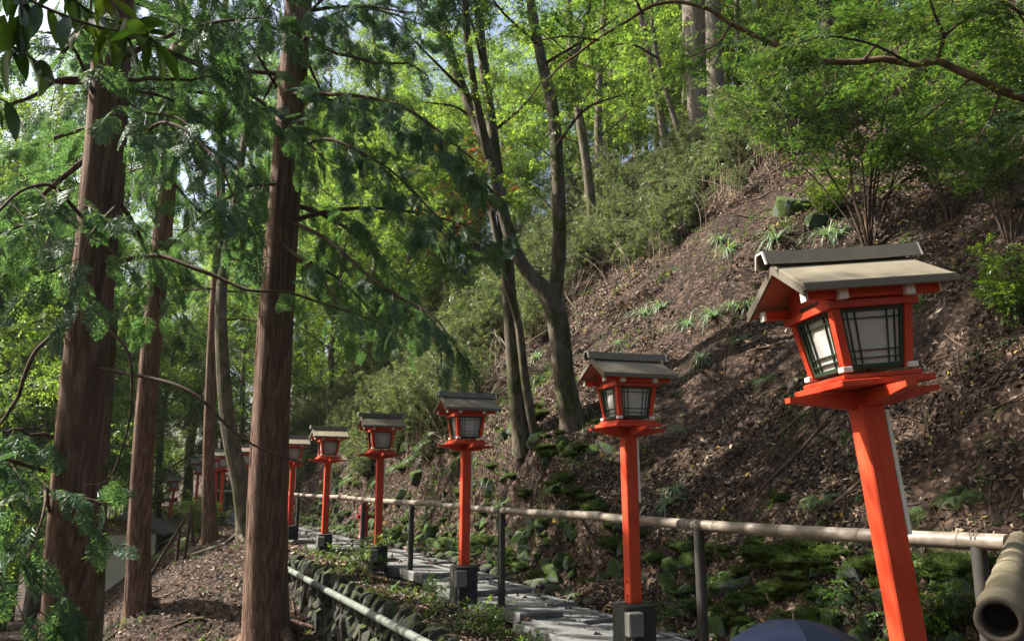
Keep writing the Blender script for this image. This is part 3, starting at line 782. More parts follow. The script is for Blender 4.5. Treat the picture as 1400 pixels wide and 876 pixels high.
    F += [[7, 6, 1, 0][::-1], [6, 5, 2, 1][::-1], [5, 4, 3, 2][::-1]]
    o = (n - 1) * k; F += [[o + 7, o + 6, o + 1, o], [o + 6, o + 5, o + 2, o + 1], [o + 5, o + 4, o + 3, o + 2]]
    D['ridge_cap'] = build('ridge_cap', [(np.array(V), np.array(F)[:, ::-1], 0)], M['roof_edge'], link=False)
    V = np.array([[0, p[0], p[1] + .006] for p in prof]); V = np.vstack([V + [-.004, 0, 0], V + [.004, 0, 0]])
    Fe = [[0, 1, 6, 7], [1, 2, 5, 6], [2, 3, 4, 5]]; Fe += [[a + 8 for a in f][::-1] for f in Fe] + [[j, (j + 1) % 8, (j + 1) % 8 + 8, j + 8] for j in range(8)]
    D['ridge_end'] = build('ridge_end', [(V, np.array(Fe), 0)], M['white_paint'], link=False)
    D['junction_box'] = build('junction_box', bevbox((0, 0, 0), (.09, .13, .18), .008), M['box_grey'], link=False)
    D['conduit'] = build('conduit', tube(spline([(0, 0, 0), (0, 0, -.16), (.02, -.02, -.26), (.12, -.05, -.30), (.5, -.1, -.31)], 14), .014, 8), M['box_grey'], smooth=True, link=False)
    D['batten'] = build('batten', bevbox((0, 0, -.26), (.020, .030, .52), .003), M['white_paint'], link=False)
    bo = []
    for z in (.06, .17): bo += tube([(0, -.066, z), (0, -.080, z)], .013, 8)
    D['bolt'] = build('bolt', tube([(0, 0, 0), (0, -.013, 0)], .013, 8), M['paint'], link=False)
    return D
LM = lantern_meshes()
def lantern(x, y, zbase, base_h, label, rotz_=0, lean=None, detail=2, post_len=POST_H, batten=True, tint=None):
    root = thing('lantern', (x, y, zbase - base_h - (post_len - POST_H)), label, 'lantern', 'vermilion lanterns along the path')
    root.rotation_mode = 'XYZ'
    zt = base_h + post_len                      # post top above the root
    root.rotation_euler = (0, 0, rotz_)
    if lean is not None:                        # lean about the foot
        root.rotation_euler = (Matrix.Rotation(lean[1], 3, lean[0]) @ Matrix.Rotation(rotz_, 3, 'Z')).to_euler()
    add = lambda name, me, loc=(0, 0, 0), rot=None, scale=None, parent=root: put(name, me, parent, loc, rot, scale)
    add('concrete_base', LM['concrete_base'], (0, 0, base_h), None, (1, 1, base_h))
    p = add('post', LM['post'], (0, 0, zt), None, (1, 1, post_len / POST_H))
    a = add('bracket_arm', LM['bracket_arm'], (0, 0, zt + .001))
    a = add('bracket_arm', LM['bracket_arm'], (0, 0, zt + .004), (0, 0, math.pi / 2))
    zp = zt + .062 + .019
    add('platform', LM['platform'], (0, 0, zp + .003))
    z = zp - .036 + .039 + .018
    for s in ((-1, -1), (1, -1), (-1, 1), (1, 1)):
        add('corner_post', LM['corner_post'][s], (0, 0, z))
        if detail > 1: add('foot_block', LM['foot_block'][s], (0, 0, z))
    for k in range(4):
        w = add('window', LM['window'], (0, 0, z), (0, 0, -k * math.pi / 2))
        put('window_frame', LM['window_frame'], w)
        if detail > 0:
            for me in LM['lattice_bar']: put('lattice_bar', me, w)
    add('lintel', LM['lintel'], (0, 0, z)); fr = add('frieze', LM['frieze'], (0, 0, z))
    if detail > 1:
        for k in range(4): put('slot_shade', LM['slot_shade'], fr, None, (0, 0, -k * math.pi / 2))
    for s in (-1, 1):
        pu = add('purlin', LM['purlin'], (0, s * .200, z + .352))
        if detail > 0:
            for e in (-1, 1): put('end_cap', LM['end_cap'], pu, (e * .303, 0, 0))
            for e in (-1, 1): add('rafter_nose', LM['nose'], (e * .150, s * .2275, z + .350))
    r = add('roof', LM['roof'], (0, 0, z)); put('soffit', LM['soffit'], r)
    put('ridge_cap', LM['ridge_cap'], r)
    for s in (-1, 1):
        put('eave_board', LM['eave_board'], r, (0, s * .278, .377))
        add('gable', LM['gable'], (s * .173, 0, z), (0, 0, math.pi / 2))
        for e in (-1, 1): put('bargeboard', LM['bargeboard'][(s, e)], r)
        if detail > 0: put('ridge_end', LM['ridge_end'], r, (s * .3705, 0, 0))
    if detail > 0:
        if batten: add('batten', LM['batten'], (.066, -.035, zt - .03))
        jb = add('junction_box', LM['junction_box'], (-.10, -.195, base_h - .13), (0, 0, math.pi / 2))
        put('conduit', LM['conduit'], jb, (0, .02, -.10), (0, 0, -math.pi / 2))
        for zz in (.06, .17): add('bolt', LM['bolt'], (-.02, -.054, base_h + zz)); add('bolt', LM['bolt'], (-.054, .0, base_h + zz), (0, 0, -math.pi / 2))
    return root
def row_xy(px, d):
    p = P(px, 660, d); return p[0], p[1]
# the tall one on its own, outside the corner of the rail, leaning
x1, y1 = row_xy(1286, 3.45)
lean_axis = Vector(FH)                                   # top moves to the left as seen along the view
gz1 = G(x1, y1); LZ = .30
L1 = lantern(x1, y1, LZ, .30, 'tall vermilion lantern on a leaning post beside the end of the bamboo rail', rotz_=rad(-20), lean=(lean_axis, rad(-5.6)), post_len=POST_H + (LZ - .30 - gz1 - .02))
row_lab = ['vermilion lantern with olive roof and grey box, next after the leaning one',
           'vermilion lantern with grey box and bent conduit, second after the leaning one',
           'vermilion lantern whose base is wrapped in leaves, third after the leaning one',
           'vermilion lantern in front of the red hydrant, fourth after the leaning one',
           'vermilion lantern beside the thick cedar trunk',
           'vermilion lantern between the mossy curved trunk and thick cedar trunk',
           'vermilion lantern just behind the mossy curved trunk, roof edge touching it',
           'far vermilion lantern nearly hidden behind another beside the curved trunk',
           'far vermilion lantern half hidden by the thin straight cedar trunk',
           'far vermilion lantern above the round bush held by stakes']
ROW = [(4.05, 5.70), (4.07, 9.15), (4.12, 12.55), (4.16, 15.95), (4.24, 19.35)]
bh = [.46, .40, .34, .30, .28]
for i, (x, y) in enumerate(ROW):
    lantern(x, y, .345, bh[i] + .03, row_lab[i], rotz_=rad((-8, -6, -7, -4, -6)[i]), lean=(Vector((0, 1, 0)), rad((-.4, .3, -.2, .3, .2)[i])), detail=2)
for i, (px, d) in enumerate([(334, 22.2), (304, 25.4), (295, 28.6), (283, 31.5), (270, 35)]):
    x, y = row_xy(px, d)
    lantern(x, y, .30, .3, row_lab[5 + i], rotz_=rad((-5, -8, -4, -7, -6)[i]), detail=1, batten=False)
x, y = row_xy(238, 40); lantern(x, y, -.42, .3, 'far lone vermilion lantern above the shed roof, where the path goes down', detail=1, batten=False)
x, y = row_xy(163, 46); lantern(x, y, -.95, .3, 'farthest vermilion lantern beside the picket fence behind the shed', detail=1, batten=False, post_len=POST_H + max(0, -1.25 - G(x, y)) + .05)

# ------------------------------------------------------------------ handrail of bamboo on dark posts
RAILX, RZ = 4.42, .985
rail = thing('handrail', (RAILX, 5, -.2), 'long weathered bamboo handrail on dark posts beside the path', 'handrail')
def bamboo_pole(name, a, b, r0, r1, parent, off, sag=.015, seed=0, open_end=False, nodes=.34, mat='bamboo'):
    rr = random.Random(seed); a = np.array(a, float); b = np.array(b, float); L = np.linalg.norm(b - a); n = max(12, int(L / .06))
    t = np.linspace(0, 1, n)[:, None]; pts = a * (1 - t) + b * t + np.array([0, 0, 1]) * (-sag * 4 * t * (1 - t))
    rad_ = np.linspace(r0, r1, n); s = np.linspace(0, L, n); nk = np.arange(rr.uniform(.1, .3), L, nodes)
    for q in nk: rad_ = rad_ * (1 + .085 * np.exp(-((s - q) / .035) ** 2))
    o = build(name, tube(pts - off, rad_, 16, cap=not open_end), M[mat], parent, smooth=True)
    T = (b - a) / L
    for q in nk:
        f = q / L; c = a * (1 - f) + b * f + np.array([0, 0, -sag * 4 * f * (1 - f)]) - off; rq = (r0 + (r1 - r0) * f) * 1.055
        build('node_ring', tube([c - T * .0035, c + T * .0035], rq * 1.022, 16), M['bamboo_dark'], o, smooth=False)
    return o
offR = np.array([RAILX, 5, -.2])
corner = np.array([RAILX, 2.72, RZ + .0])
segs = [((RAILX, 2.78, RZ), (RAILX, 7.0, RZ - .0), .047, .041), ((RAILX, 6.7, RZ + .005), (RAILX, 11.0, RZ + .02), .042, .036), ((RAILX + .02, 10.7, RZ + .03), (RAILX, 15.6, RZ + .045), .044, .038),
        ((RAILX, 15.3, RZ + .05), (RAILX, 20.5, RZ + .06), .044, .038), ((RAILX, 20.2, RZ + .06), (RAILX, 26, RZ + .06), .044, .038), ((RAILX, 25.8, RZ + .06), (RAILX - .1, 36, RZ + .05), .044, .038)]
for k, (a, b, r0, r1) in enumerate(segs): bamboo_pole('bamboo_rail', a, b, r0, r1, rail, offR, .02, k)
for yy in (2.95, 5.30, 8.85, 11.9, 14.35, 16.8, 19.4, 22, 24.6, 27.5, 30.5, 33.5):
    z0 = float(path_z(yy)) - .15
    build('post', tube(np.array([(RAILX, yy, z0), (RAILX, yy, RZ - .03)]) - offR, .042, 16), M['iron'], rail, smooth=True)
    for q in (-.012, .012): build('wire_tie', tube([(math.cos(t) * .047, yy - 5 + q + .004 * math.sin(3 * t), RZ + .2 + .02 + math.sin(t) * .05) for t in np.linspace(0, 6.2832, 17)], .003, 4), M['bamboo_dark'], rail)
rail2 = thing('handrail', tuple(corner), 'short bamboo handrail with an open hollow end turning off at the corner', 'handrail')
endp = P(1366, 848, 1.80)
offC = corner
dirn = unit(corner - endp)
o = bamboo_pole('bamboo_rail', endp, corner + dirn * .04 + np.array([0, 0, .01]), .050, .053, rail2, offC, 0, 9, open_end=True, nodes=.42, mat='bamboo_green')
# hollow end: a rim and a bore
Tn = dirn; c0 = endp - offC
ref = np.cross(Tn, ZZ); ref /= np.linalg.norm(ref); bz = np.cross(ref, Tn)
th = np.linspace(0, 2 * math.pi, 20, endpoint=False); ringf = lambda c, r: c + r * (np.cos(th)[:, None] * ref + np.sin(th)[:, None] * bz)
V = np.vstack([ringf(c0, .0505), ringf(c0 - Tn * .004, .047), ringf(c0 - Tn * .002, .037), ringf(c0 + Tn * .30, .036), (c0 + Tn * .30)[None]])
F = [[k * 20 + i, k * 20 + (i + 1) % 20, (k + 1) * 20 + (i + 1) % 20, (k + 1) * 20 + i] for k in range(3) for i in range(20)]
T3 = [[60 + i, 60 + (i + 1) % 20, 80] for i in range(20)]
build('hollow_end', [(V, np.array(F), 0), (V, np.array(T3), 0)], M['bamboo_dark'], rail2, smooth=True)
for f in (.18, .93):
    p = endp * (1 - f) + corner * f; g = G(p[0], p[1])
    build('post', tube(np.array([(p[0], p[1], g - .1), (p[0], p[1], p[2] - .03)]) - offC, .045, 16), M['iron'], rail2, smooth=True)

# ------------------------------------------------------------------ grey pipe along the wall, poles, hydrant, umbrella
def px_ground(px, py):
    h = hit(px, py); return h
pa = np.array([3.24, 16.2, -.15]); pb = np.array([3.14, 6.2, -.30])
pipe = build('water_pipe', tube(spline([pa - [.25, -1.2, .03], pa, (pa + pb) / 2 + [0, 0, .01], pb, pb + [.02, -2.2, -.1]], 60), .047, 14), M['pipe'], smooth=True)
tag(pipe, 'long grey pipe resting against the dry stone wall', 'pipe')
for f in np.linspace(.05, .98, 9):
    c = pa * (1 - f) + pb * f; T = unit(pb - pa)
    build('pipe_joint', tube([c - T * .012, c + T * .012], .053, 14), M['iron'], pipe, smooth=False)

# a fire hydrant behind the fourth lantern of the row
hx, hy = 5.85, 18.9; hz = float(path_z(hy))
hyd = thing('hydrant', (hx, hy, hz), 'small red standpipe hydrant at the path edge behind a lantern post', 'hydrant')
build('barrel', tube([(0, 0, 0), (0, 0, .08), (0, 0, .085), (0, 0, .62), (0, 0, .66)], [.13, .13, .095, .095, .10], 16), M['red_metal'], hyd, smooth=True)
build('cap', tube([(0, 0, .66), (0, 0, .72), (0, 0, .80), (0, 0, .84)], [.12, .12, .07, .03], 16), M['red_metal'], hyd, smooth=True)
for s in (-1, 1): build('outlet', tube([(s * .08, 0, .52), (s * .17, 0, .52)], .045, 12), M['red_metal'], hyd)

# a navy umbrella whose top shows above the lower edge of the photograph
ux = P(1085, 838, 4.2)
ug = G(ux[0], ux[1])
umb = thing('umbrella', (ux[0], ux[1], ug), 'open dark navy umbrella with glossy cloth below the leaning lantern', 'umbrella')
top = ux[2] - ug - .03
NP = 8; rings = 7; R0 = .52
for k in range(NP):
    V = []; a0 = 2 * math.pi * k / NP + .2; a1 = 2 * math.pi * (k + 1) / NP + .2
    for i in range(rings):
        t = i / (rings - 1); r = R0 * math.sin(t * 1.15) / math.sin(1.15); z = top - .34 * (1 - math.cos(t * 1.15)) / (1 - math.cos(1.15))
        for j in range(5):
            f = j / 4; a = a0 + (a1 - a0) * f
            chord = r * math.cos((a1 - a0) / 2) / math.cos((a1 - a0) * (f - .5)); rr = r * .35 + chord * .65
            V.append([rr * math.cos(a), rr * math.sin(a), z - .012 * t * math.sin(math.pi * f)])
    V = np.array(V); F = [[i * 5 + j, (i + 1) * 5 + j, (i + 1) * 5 + j + 1, i * 5 + j + 1] for i in range(rings - 1) for j in range(4)]
    build('cloth_panel', [(V, np.array(F), 0)], M['cloth'], umb, smooth=True)
    rib = [[R0 * math.sin(t * 1.15) / math.sin(1.15) * math.cos(a0), R0 * math.sin(t * 1.15) / math.sin(1.15) * math.sin(a0), top - .006 - .34 * (1 - math.cos(t * 1.15)) / (1 - math.cos(1.15))] for t in np.linspace(0, 1, 8)]
    build('rib', tube(rib, .003, 5), M['iron'], umb)
build('shaft', tube([(0, 0, .02), (0, 0, top + .03)], .006, 8), M['iron'], umb)
build('handle', tube(spline([(0, 0, .9), (0, 0, .98), (0, 0, 1.05)], 6), .014, 8), M['shed_wood'], umb)

# the little shed in the hollow
sp = P(163, 790, 27); sg = G(sp[0], sp[1])
shed = thing('shed', (sp[0], sp[1], sg), 'small cream plastered shed with dark gabled roof in the hollow', 'shed')
shed.rotation_euler = (0, 0, -YAW + rad(12))
zt = P(160, 727, 27)[2] - sg; zr = P(160, 708, 27)[2] - sg
build('wall', [(*box(-1.6, 1.05, 0, 3, -.3, zt), 0)], M['plaster'], shed)
build('gable', [(*q, 0) for q in prism([(-1.6, zt), (1.05, zt), (-.2, zr)], 0, 3)], M['shed_wood'], shed)
for s in (-1, 1):
    ex = 1.6 * s
    V = np.array([(-.2, -.35, zr + .10), (-.2 + ex, -.35, zt - .08), (-.2 + ex, 3.3, zt - .08), (-.2, 3.3, zr + .10)]); V = np.vstack([V, V - [0, 0, .09]])
    build('roof', [(V, np.array([[0, 1, 2, 3], [7, 6, 5, 4], [0, 4, 5, 1], [1, 5, 6, 2], [2, 6, 7, 3], [3, 7, 4, 0]]), 0)], M['shed_roof'], shed)
build('corner_beam', [(*box(-1.66, 1.11, -.05, -.003, zt - .10, zt + .02), 0)], M['shed_wood'], shed)

# picket fence behind the shed
fp = P(150, 700, 38); fq = P(188, 700, 36)
fen = thing('picket_fence', tuple(fp), 'grey green picket fence of upright bars behind the shed roof', 'fence')
v = fq - fp; L = np.linalg.norm(v[:2])
for k in range(11):
    c = v * (k / 10.0)
    build('picket', [(*cbox((c[0], c[1], -1.0), (.05, .05, 3.2)), 0)], M['picket'], fen)
for z in (.05, -.5): build('cross_rail', tube([(0, 0, z), (v[0], v[1], z)], .03, 6), M['picket'], fen)

# small red gate on the lower path
ga = P(203, 690, 48); gb = P(236, 690, 47); 
gz = min(G(ga[0], ga[1]), G(gb[0], gb[1])); gate = thing('red_gate', (ga[0], ga[1], gz), 'small red torii style gate with dark lintel on the lower path', 'gate')
gt = P(203, 684, 48)[2] - gz
w = gb - ga
for f in (.08, .92): build('pillar', tube([(w[0] * f, w[1] * f, -.2), (w[0] * f, w[1] * f, gt)], .11, 10), M['paint'], gate, smooth=True)
build('lintel', tube([(-w[0] * .12, -w[1] * .12, gt + .06), (w[0] * 1.12, w[1] * 1.12, gt + .06)], .13, 6), M['roof_edge'], gate)
build('tie_beam', tube([(0, 0, gt - .35), (w[0], w[1], gt - .35)], .07, 6), M['paint'], gate)

# a vermilion railing seen far up through the trees
r0 = P(585, 352, 40); r1 = P(650, 322, 36)
rg = thing('red_railing', tuple(r0), 'vermilion railing glimpsed far up the hill through the trees', 'railing')
w = r1 - r0
for dz in (0, .35, .7): build('rail_bar', tube([(0, 0, dz), tuple(w + [0, 0, dz])], .055, 6), M['paint'], rg)
build('stair_beam', tube([(0, 0, -.3), tuple(w + [0, 0, -.3])], .14, 6), M['iron'], rg)
for f in np.linspace(0, 1, 7):
    p = w * f; g = G(r0[0] + p[0], r0[1] + p[1]) - r0[2]
    build('post', tube([(p[0], p[1], p[2] - .2), (p[0], p[1], p[2] + .8)], .05, 6), M['paint'], rg)
    if f in (0, 1): build('support', tube([(p[0], p[1], g - .2), (p[0], p[1], p[2] - .2)], .14, 6), M['iron'], rg)

# ------------------------------------------------------------------ vegetation builders
def interp_curve(c, t):
    n = len(c); s = np.clip(t, 0, 1) * (n - 1); i = np.minimum(s.astype(int), n - 2); f = (s - i)[:, None]
    return c[i] * (1 - f) + c[i + 1] * f, unit(c[i + 1] - c[i])
def foliage_along(curve, ntw, Ltw, per, bases, scale, flat=.25, start=.15, drop=.1, r=rng, twr=.006):
    """twigs left and right of a limb with leaf sprigs along them -> (wood parts, leaf parts)"""
    t = np.sort(r.uniform(start, 1, ntw)); p, d = interp_curve(curve, t)
    side = np.where(r.random(ntw) < .5, -1, 1)[:, None]
    lat = unit(np.cross(d, ZZ)) * side
    td = unit(d * r.uniform(.2, .9, (ntw, 1)) + lat * r.uniform(.5, 1.1, (ntw, 1)) + r.normal(0, flat, (ntw, 3)))
    L = Ltw * r.uniform(.5, 1.15, ntw) * (1.1 - .5 * t)
    wood = []; pos = []; dr = []
    for k in range(ntw):
        n = 4; s = np.linspace(0, 1, n)[:, None]
        c = p[k] + td[k] * L[k] * s + np.array([0, 0, -drop * L[k]]) * s * s
        wood += tube(c, [twr, twr * .4], 3, cap=False)
        m = max(2, int(per * L[k] / Ltw + r.random())); u = np.sort(r.uniform(.15, 1, m))
        q, qd = interp_curve(c, u); pos.append(q)
        dr.append(unit(qd + r.normal(0, .55, (m, 3)) * np.array([1, 1, flat * 1.6])))
    pos = np.vstack(pos); dr = np.vstack(dr); out = []
    which = r.integers(0, len(bases), len(pos))
    for k, (bv, bf) in enumerate(bases):
        m = which == k
        if m.any(): out.append(scatter(bv, bf, pos[m], frames(dr[m], roll=r.normal(0, flat * 1.4, m.sum())), scale * r.uniform(.75, 1.25, m.sum())))
    return wood, out
B_BROAD = [sprig_broad(8, .34, .115, .05, s) for s in range(4)]
B_MAPLE = [sprig_maple(6, .26, .058, s) for s in range(4)]
B_MAPLE_LO = [sprig_maple(7, .30, .075, s, True) for s in range(4)]
B_BAMBOO = [sprig_bamboo(6, .17, s) for s in range(4)]
B_SMALL = [sprig_broad(7, .16, .055, .026, s) for s in range(4)]

def conifer_crown(trunk, zlo, zhi, nl, Lr, bases, ntw=11, per=4, ssize=(.30, .48), azs=None, r=rng):
    """limbs with hanging sprays around a trunk polyline (world or local)"""
    wood = []; pos = []; dr = []; sz = []
    zs = trunk[:, 2]
    for k in range(nl):
        z = zlo + (zhi - zlo) * (k + r.random()) / nl
        c0 = np.array([np.interp(z, zs, trunk[:, 0]), np.interp(z, zs, trunk[:, 1]), z])
        az = azs(r, k) if azs else r.uniform(0, 2 * math.pi)
        L = r.uniform(*Lr); h = np.array([math.cos(az), math.sin(az), 0]); sd = np.array([-h[1], h[0], 0])
        t = np.linspace(0, 1, 10)[:, None]; bend = r.normal(0, .18); dz = r.uniform(.05, .25); dd = r.uniform(.25, .55)
        c = c0 + h * L * t + sd * L * bend * t * t + ZZ * L * (dz * t - dd * t * t)
        wood += tube(c, [.012 + .010 * L, .006], 6, cap=False)
        s = _limb_sprays(c, L, ntw, per, ssize, r); wood += s[0]; pos.append(s[1]); dr.append(s[2]); sz.append(s[3])
    return wood, put_sprays(np.vstack(pos), np.vstack(dr), np.concatenate(sz), bases)
def _limb_sprays(c, L, ntw, per, ssize, r, start=.22):
    wood, pos, dr, sz = [], [], [], []
    n = max(4, int(ntw * L / 2.5)); t = np.linspace(start, 1, n) + r.uniform(-.02, .02, n); t = np.clip(t, 0, 1)
    p, d = interp_curve(c, t)
    for k in range(n):
        s = 1 if k % 2 else -1; lat = unit(np.cross(d[k], ZZ)) * s
        td = unit(d[k] * r.uniform(.4, .9) + lat * r.uniform(.5, 1) + np.array([0, 0, r.uniform(-.45, .05)]))
        TL = L * .34 * (1.15 - t[k] * .75) * r.uniform(.6, 1.2)
        u = np.linspace(0, 1, 5)[:, None]; tc = p[k] + td * TL * u + ZZ * (-.28 * TL) * u * u
        wood += tube(tc, [.006, .003], 3, cap=False)
        m = max(2, int(per * TL / .7 + .5)); uu = np.concatenate([r.uniform(.1, .95, m), [1.0]])
        q, qd = interp_curve(tc, uu); pos.append(q)
        dr.append(unit(qd * .8 + r.normal(0, .45, (m + 1, 3)) + np.array([0, 0, -.32]))); sz.append(r.uniform(*ssize, m + 1))
    return wood, np.vstack(pos), np.vstack(dr), np.concatenate(sz)

def trunk_curve(pts, n=40, foot=True, top=None):
    w = [P(x, y, d) for x, y, d, _ in pts]; rr = [wd / 2 / FPX * d for _, _, d, wd in pts]
    if foot:
        g = G(w[0][0], w[0][1])
        if w[0][2] > g + .05: w.insert(0, np.array([w[0][0], w[0][1], g - .15 - 1.1 * rr[0]])); rr.insert(0, rr[0] * 1.12)
        else: w[0][2] = g - .15
    if top:
        v = unit(w[-1] - w[-2]); w.append(w[-1] + v * top); rr.append(rr[-1] * .6)
    L = np.cumsum([0] + [np.linalg.norm(w[i + 1] - w[i]) for i in range(len(w) - 1)])
    c = spline(w, n); R = np.interp(np.linspace(0, 1, n), np.arange(len(w)) / (len(w) - 1), rr)
    return c, R
def flare(c, R, h=.8, k=.24):
    dz = c[:, 2] - c[0, 2]; return R * (1 + k * np.exp(-dz / (h * .35)))

def cedar(label, pts, zlo, zhi, nl, Lr, limbs=(), hi=True, azs=None, ntw=11, per=4, top=6, mat='cedar', seg=40, ssize=(.24, .40), seed=1, upper=0):
    r = np.random.default_rng(seed)
    c, R = trunk_curve(pts, 60, True, top); R = flare(c, R)
    root = thing('cedar_tree', tuple(c[0]), label, 'tree', 'cedars on the slope below the path')
    o = c[0]
    build('trunk', tube(c - o, R, seg, flute=.035), M[mat], root, smooth=True)
    for k in range(7 if R[3] * 2 > .3 else 4):      # surface roots running out from the foot
        az = k * 6.283 / 7 + r.uniform(-.4, .4); hd = np.array([math.cos(az), math.sin(az)]); L = R[2] * r.uniform(1.7, 2.9); t = np.linspace(.55, 1, 7) ; dist = R[2] * .6 + (L - R[2] * .6) * np.linspace(0, 1, 7)
        gx_, gy_ = o[0] + hd[0] * dist - hd[1] * .12 * np.sin(dist * 5 + k), o[1] + hd[1] * dist + hd[0] * .12 * np.sin(dist * 5 + k)
        rz_ = ground(gx_, gy_) + np.linspace(R[2] * .5, -.05, 7) * np.linspace(1, .5, 7)
        build('root', tube(np.column_stack([gx_, gy_, rz_]) - o, [R[2] * .26, R[2] * .13, .012], 8, flute=.05), M[mat], root, smooth=True)
    if seg > 45 or mat == 'cedar':               # loose fibrous strips of bark
        ns = 260 if seg > 45 else 110; sv, sf = [], []
        for k in range(ns):
            t0 = r.uniform(.0, .72) ** 1.2; ln = r.uniform(.015, .06); th0 = r.uniform(0, 6.3); tt = np.linspace(t0, min(t0 + ln, .98), 6)
            cc_, dd_ = interp_curve(c - o, tt); rr_ = np.interp(tt, np.linspace(0, 1, len(R)), R); wv = r.uniform(.006, .018); wob = th0 + np.cumsum(r.normal(0, .02, 6))
            lift = 1.012 + np.array([r.uniform(.0, .07), .01, .005, .005, .012, r.uniform(.0, .10)])
            for sgn in (-1, 1): pass
            b_ = len(sv)
            for q in range(6):
                for sgn in (-1, 1):
                    an = wob[q] + sgn * wv / rr_[q] * (.35 if q in (0, 5) else 1); sv.append(cc_[q] + rr_[q] * lift[q] * np.array([math.cos(an), math.sin(an), 0]))
            for q in range(5): sf.append([b_ + 2 * q, b_ + 2 * q + 1, b_ + 2 * q + 3, b_ + 2 * q + 2])
        tag(build('bark_strips', [(np.array(sv), np.array(sf), 0)], M[mat], root), kind='stuff')
    wood, leaves = [], []
    if nl:
        wood, leaves = conifer_crown(c - o, zlo - o[2], zhi - o[2], nl, Lr, SPRAYS if hi else SPRAYS_LO, ntw, per, ssize, azs, r)
    for pl, r0, r1, sp in limbs:
        q = spline([P(*k) for k in pl], 24) - o
        q = q + np.column_stack([np.interp(np.linspace(0, 1, 24), np.linspace(0, 1, 9), r.normal(0, .012, 9)) for _ in range(3)])
        build('limb', tube(q, [r0, r1], 8), M['twig'], root, smooth=True)
        if sp:
            L = np.linalg.norm(np.diff(q, axis=0), axis=1).sum()
            w2, ps, dr, sz = _limb_sprays(q, L, sp, per, ssize, r, .12); wood += w2
            leaves += put_sprays(ps, dr, sz, SPRAYS if hi else SPRAYS_LO)
    if upper:                                   # the tall upper crown, above the frame, that shades the slope
        zt = (c - o)[-1, 2]
        w2, l2 = conifer_crown(c - o, zt - upper, zt, 17, (1.8, 3.8), SPRAYS_LO, 15, 8, (.5, .75), None, r); wood += w2; leaves += l2
    if leaves: build('crown', mat_idx(wood, 0) + mat_idx(leaves, 1), [M['twig'], M['hinoki']], root)
    return root

def away(r, k):           # limb azimuths that keep clear of the line to the camera
    a = r.uniform(0, 2 * math.pi)
    back = math.atan2(-FH[1], -FH[0])
    while abs((a - back + math.pi) % (2 * math.pi) - math.pi) < .75: a = r.uniform(0, 2 * math.pi)
    return a

# ------------------------------------------------------------------ near cedars
cedar('massive cedar with furrowed red brown trunk standing before a thinner twin', [(90, 876, 8.5, 68), (100, 700, 8.5, 62), (116, 500, 8.6, 57), (137, 260, 8.8, 51), (155, 20, 9.1, 46)], 4.0, 9.5, 14, (2.0, 3.2),
      limbs=[([(172, 108, 8.9), (215, 108, 8.9), (265, 110, 9.0), (330, 96, 9.2)], 0.0252, 0.0086, 0),
             ([(168, 130, 8.9), (190, 150, 8.7), (240, 160, 8.5), (265, 172, 8.3)], 0.0180, 0.0072, 5),
             ([(128, 112, 9), (90, 108, 8.6), (50, 130, 8.2), (5, 150, 8)], 0.0324, 0.0144, 0),
             ([(128, 112, 9), (80, 112, 8.7), (65, 100, 8.6), (90, 70, 8.5), (118, 45, 8.6)], 0.0252, 0.0180, 0),
             ([(150, 360, 8.6), (210, 350, 8.3), (270, 366, 8.1), (335, 392, 8.0), (400, 402, 8.0), (480, 428, 8.0)], 0.0288, 0.0086, 0),
             ([(132, 503, 8.5), (200, 515, 8.1), (260, 535, 7.9), (310, 580, 7.8), (350, 612, 7.8), (425, 637, 7.8)], 0.0216, 0.0072, 0),
             ([(92, 440, 8.6), (50, 480, 8.2), (20, 545, 8.0), (0, 580, 7.9)], 0.0252, 0.0144, 0),
             ([(80, 600, 8.5), (40, 590, 8.2), (0, 588, 8)], 0.0216, 0.0108, 6),
             ([(150, 450, 8.4), (178, 490, 8.2), (176, 570, 8.1), (150, 650, 8.1), (118, 662, 8.1)], 0.0180, 0.0058, 0),
             ([(60, 640, 8.3), (-20, 620, 7.4), (-60, 640, 6.6), (-40, 700, 6), (0, 800, 5.8)], 0.0216, 0.0072, 8),
             ([(70, 700, 8.3), (60, 660, 7.4), (60, 690, 6.6), (40, 760, 6.2), (50, 830, 6.0)], 0.0180, 0.0043, 6),
             ([(140, 150, 8.9), (90, 60, 8.4), (30, 50, 8), (-30, 100, 7.6)], .022, .007, 14),
             ([(118, 300, 8.6), (60, 250, 7.8), (-10, 300, 7), (-60, 380, 6.6)], 0.0216, 0.0072, 14),
             ([(180, 200, 8.8), (230, 170, 8.2), (290, 210, 7.8), (330, 290, 7.6)], 0.0216, 0.0072, 14),
             ([(160, 280, 8.6), (120, 330, 7.4), (110, 400, 7.0)], 0.0144, 0.0043, 8)],
      azs=away, ntw=11, per=4, seed=3, seg=56, top=14, upper=12)
cedar('thinner straight cedar pressed right behind the massive one', [(124, 850, 10.6, 32), (133, 650, 10.7, 27), (147, 440, 10.9, 25), (166, 100, 11.2, 22)], 5.5, 10, 7, (1.5, 2.8), azs=away, seed=4, top=12, upper=0, mat='bark')
cedar('straight cedar at the edge of the hollow in front of the shed', [(189, 832, 14, 34), (191, 700, 14, 29), (204, 500, 14.1, 26), (224, 300, 14.4, 24), (240, 120, 14.8, 22)], 6, 12, 14, (1.6, 3.0), azs=away, seed=5, ntw=9, top=11, upper=0)
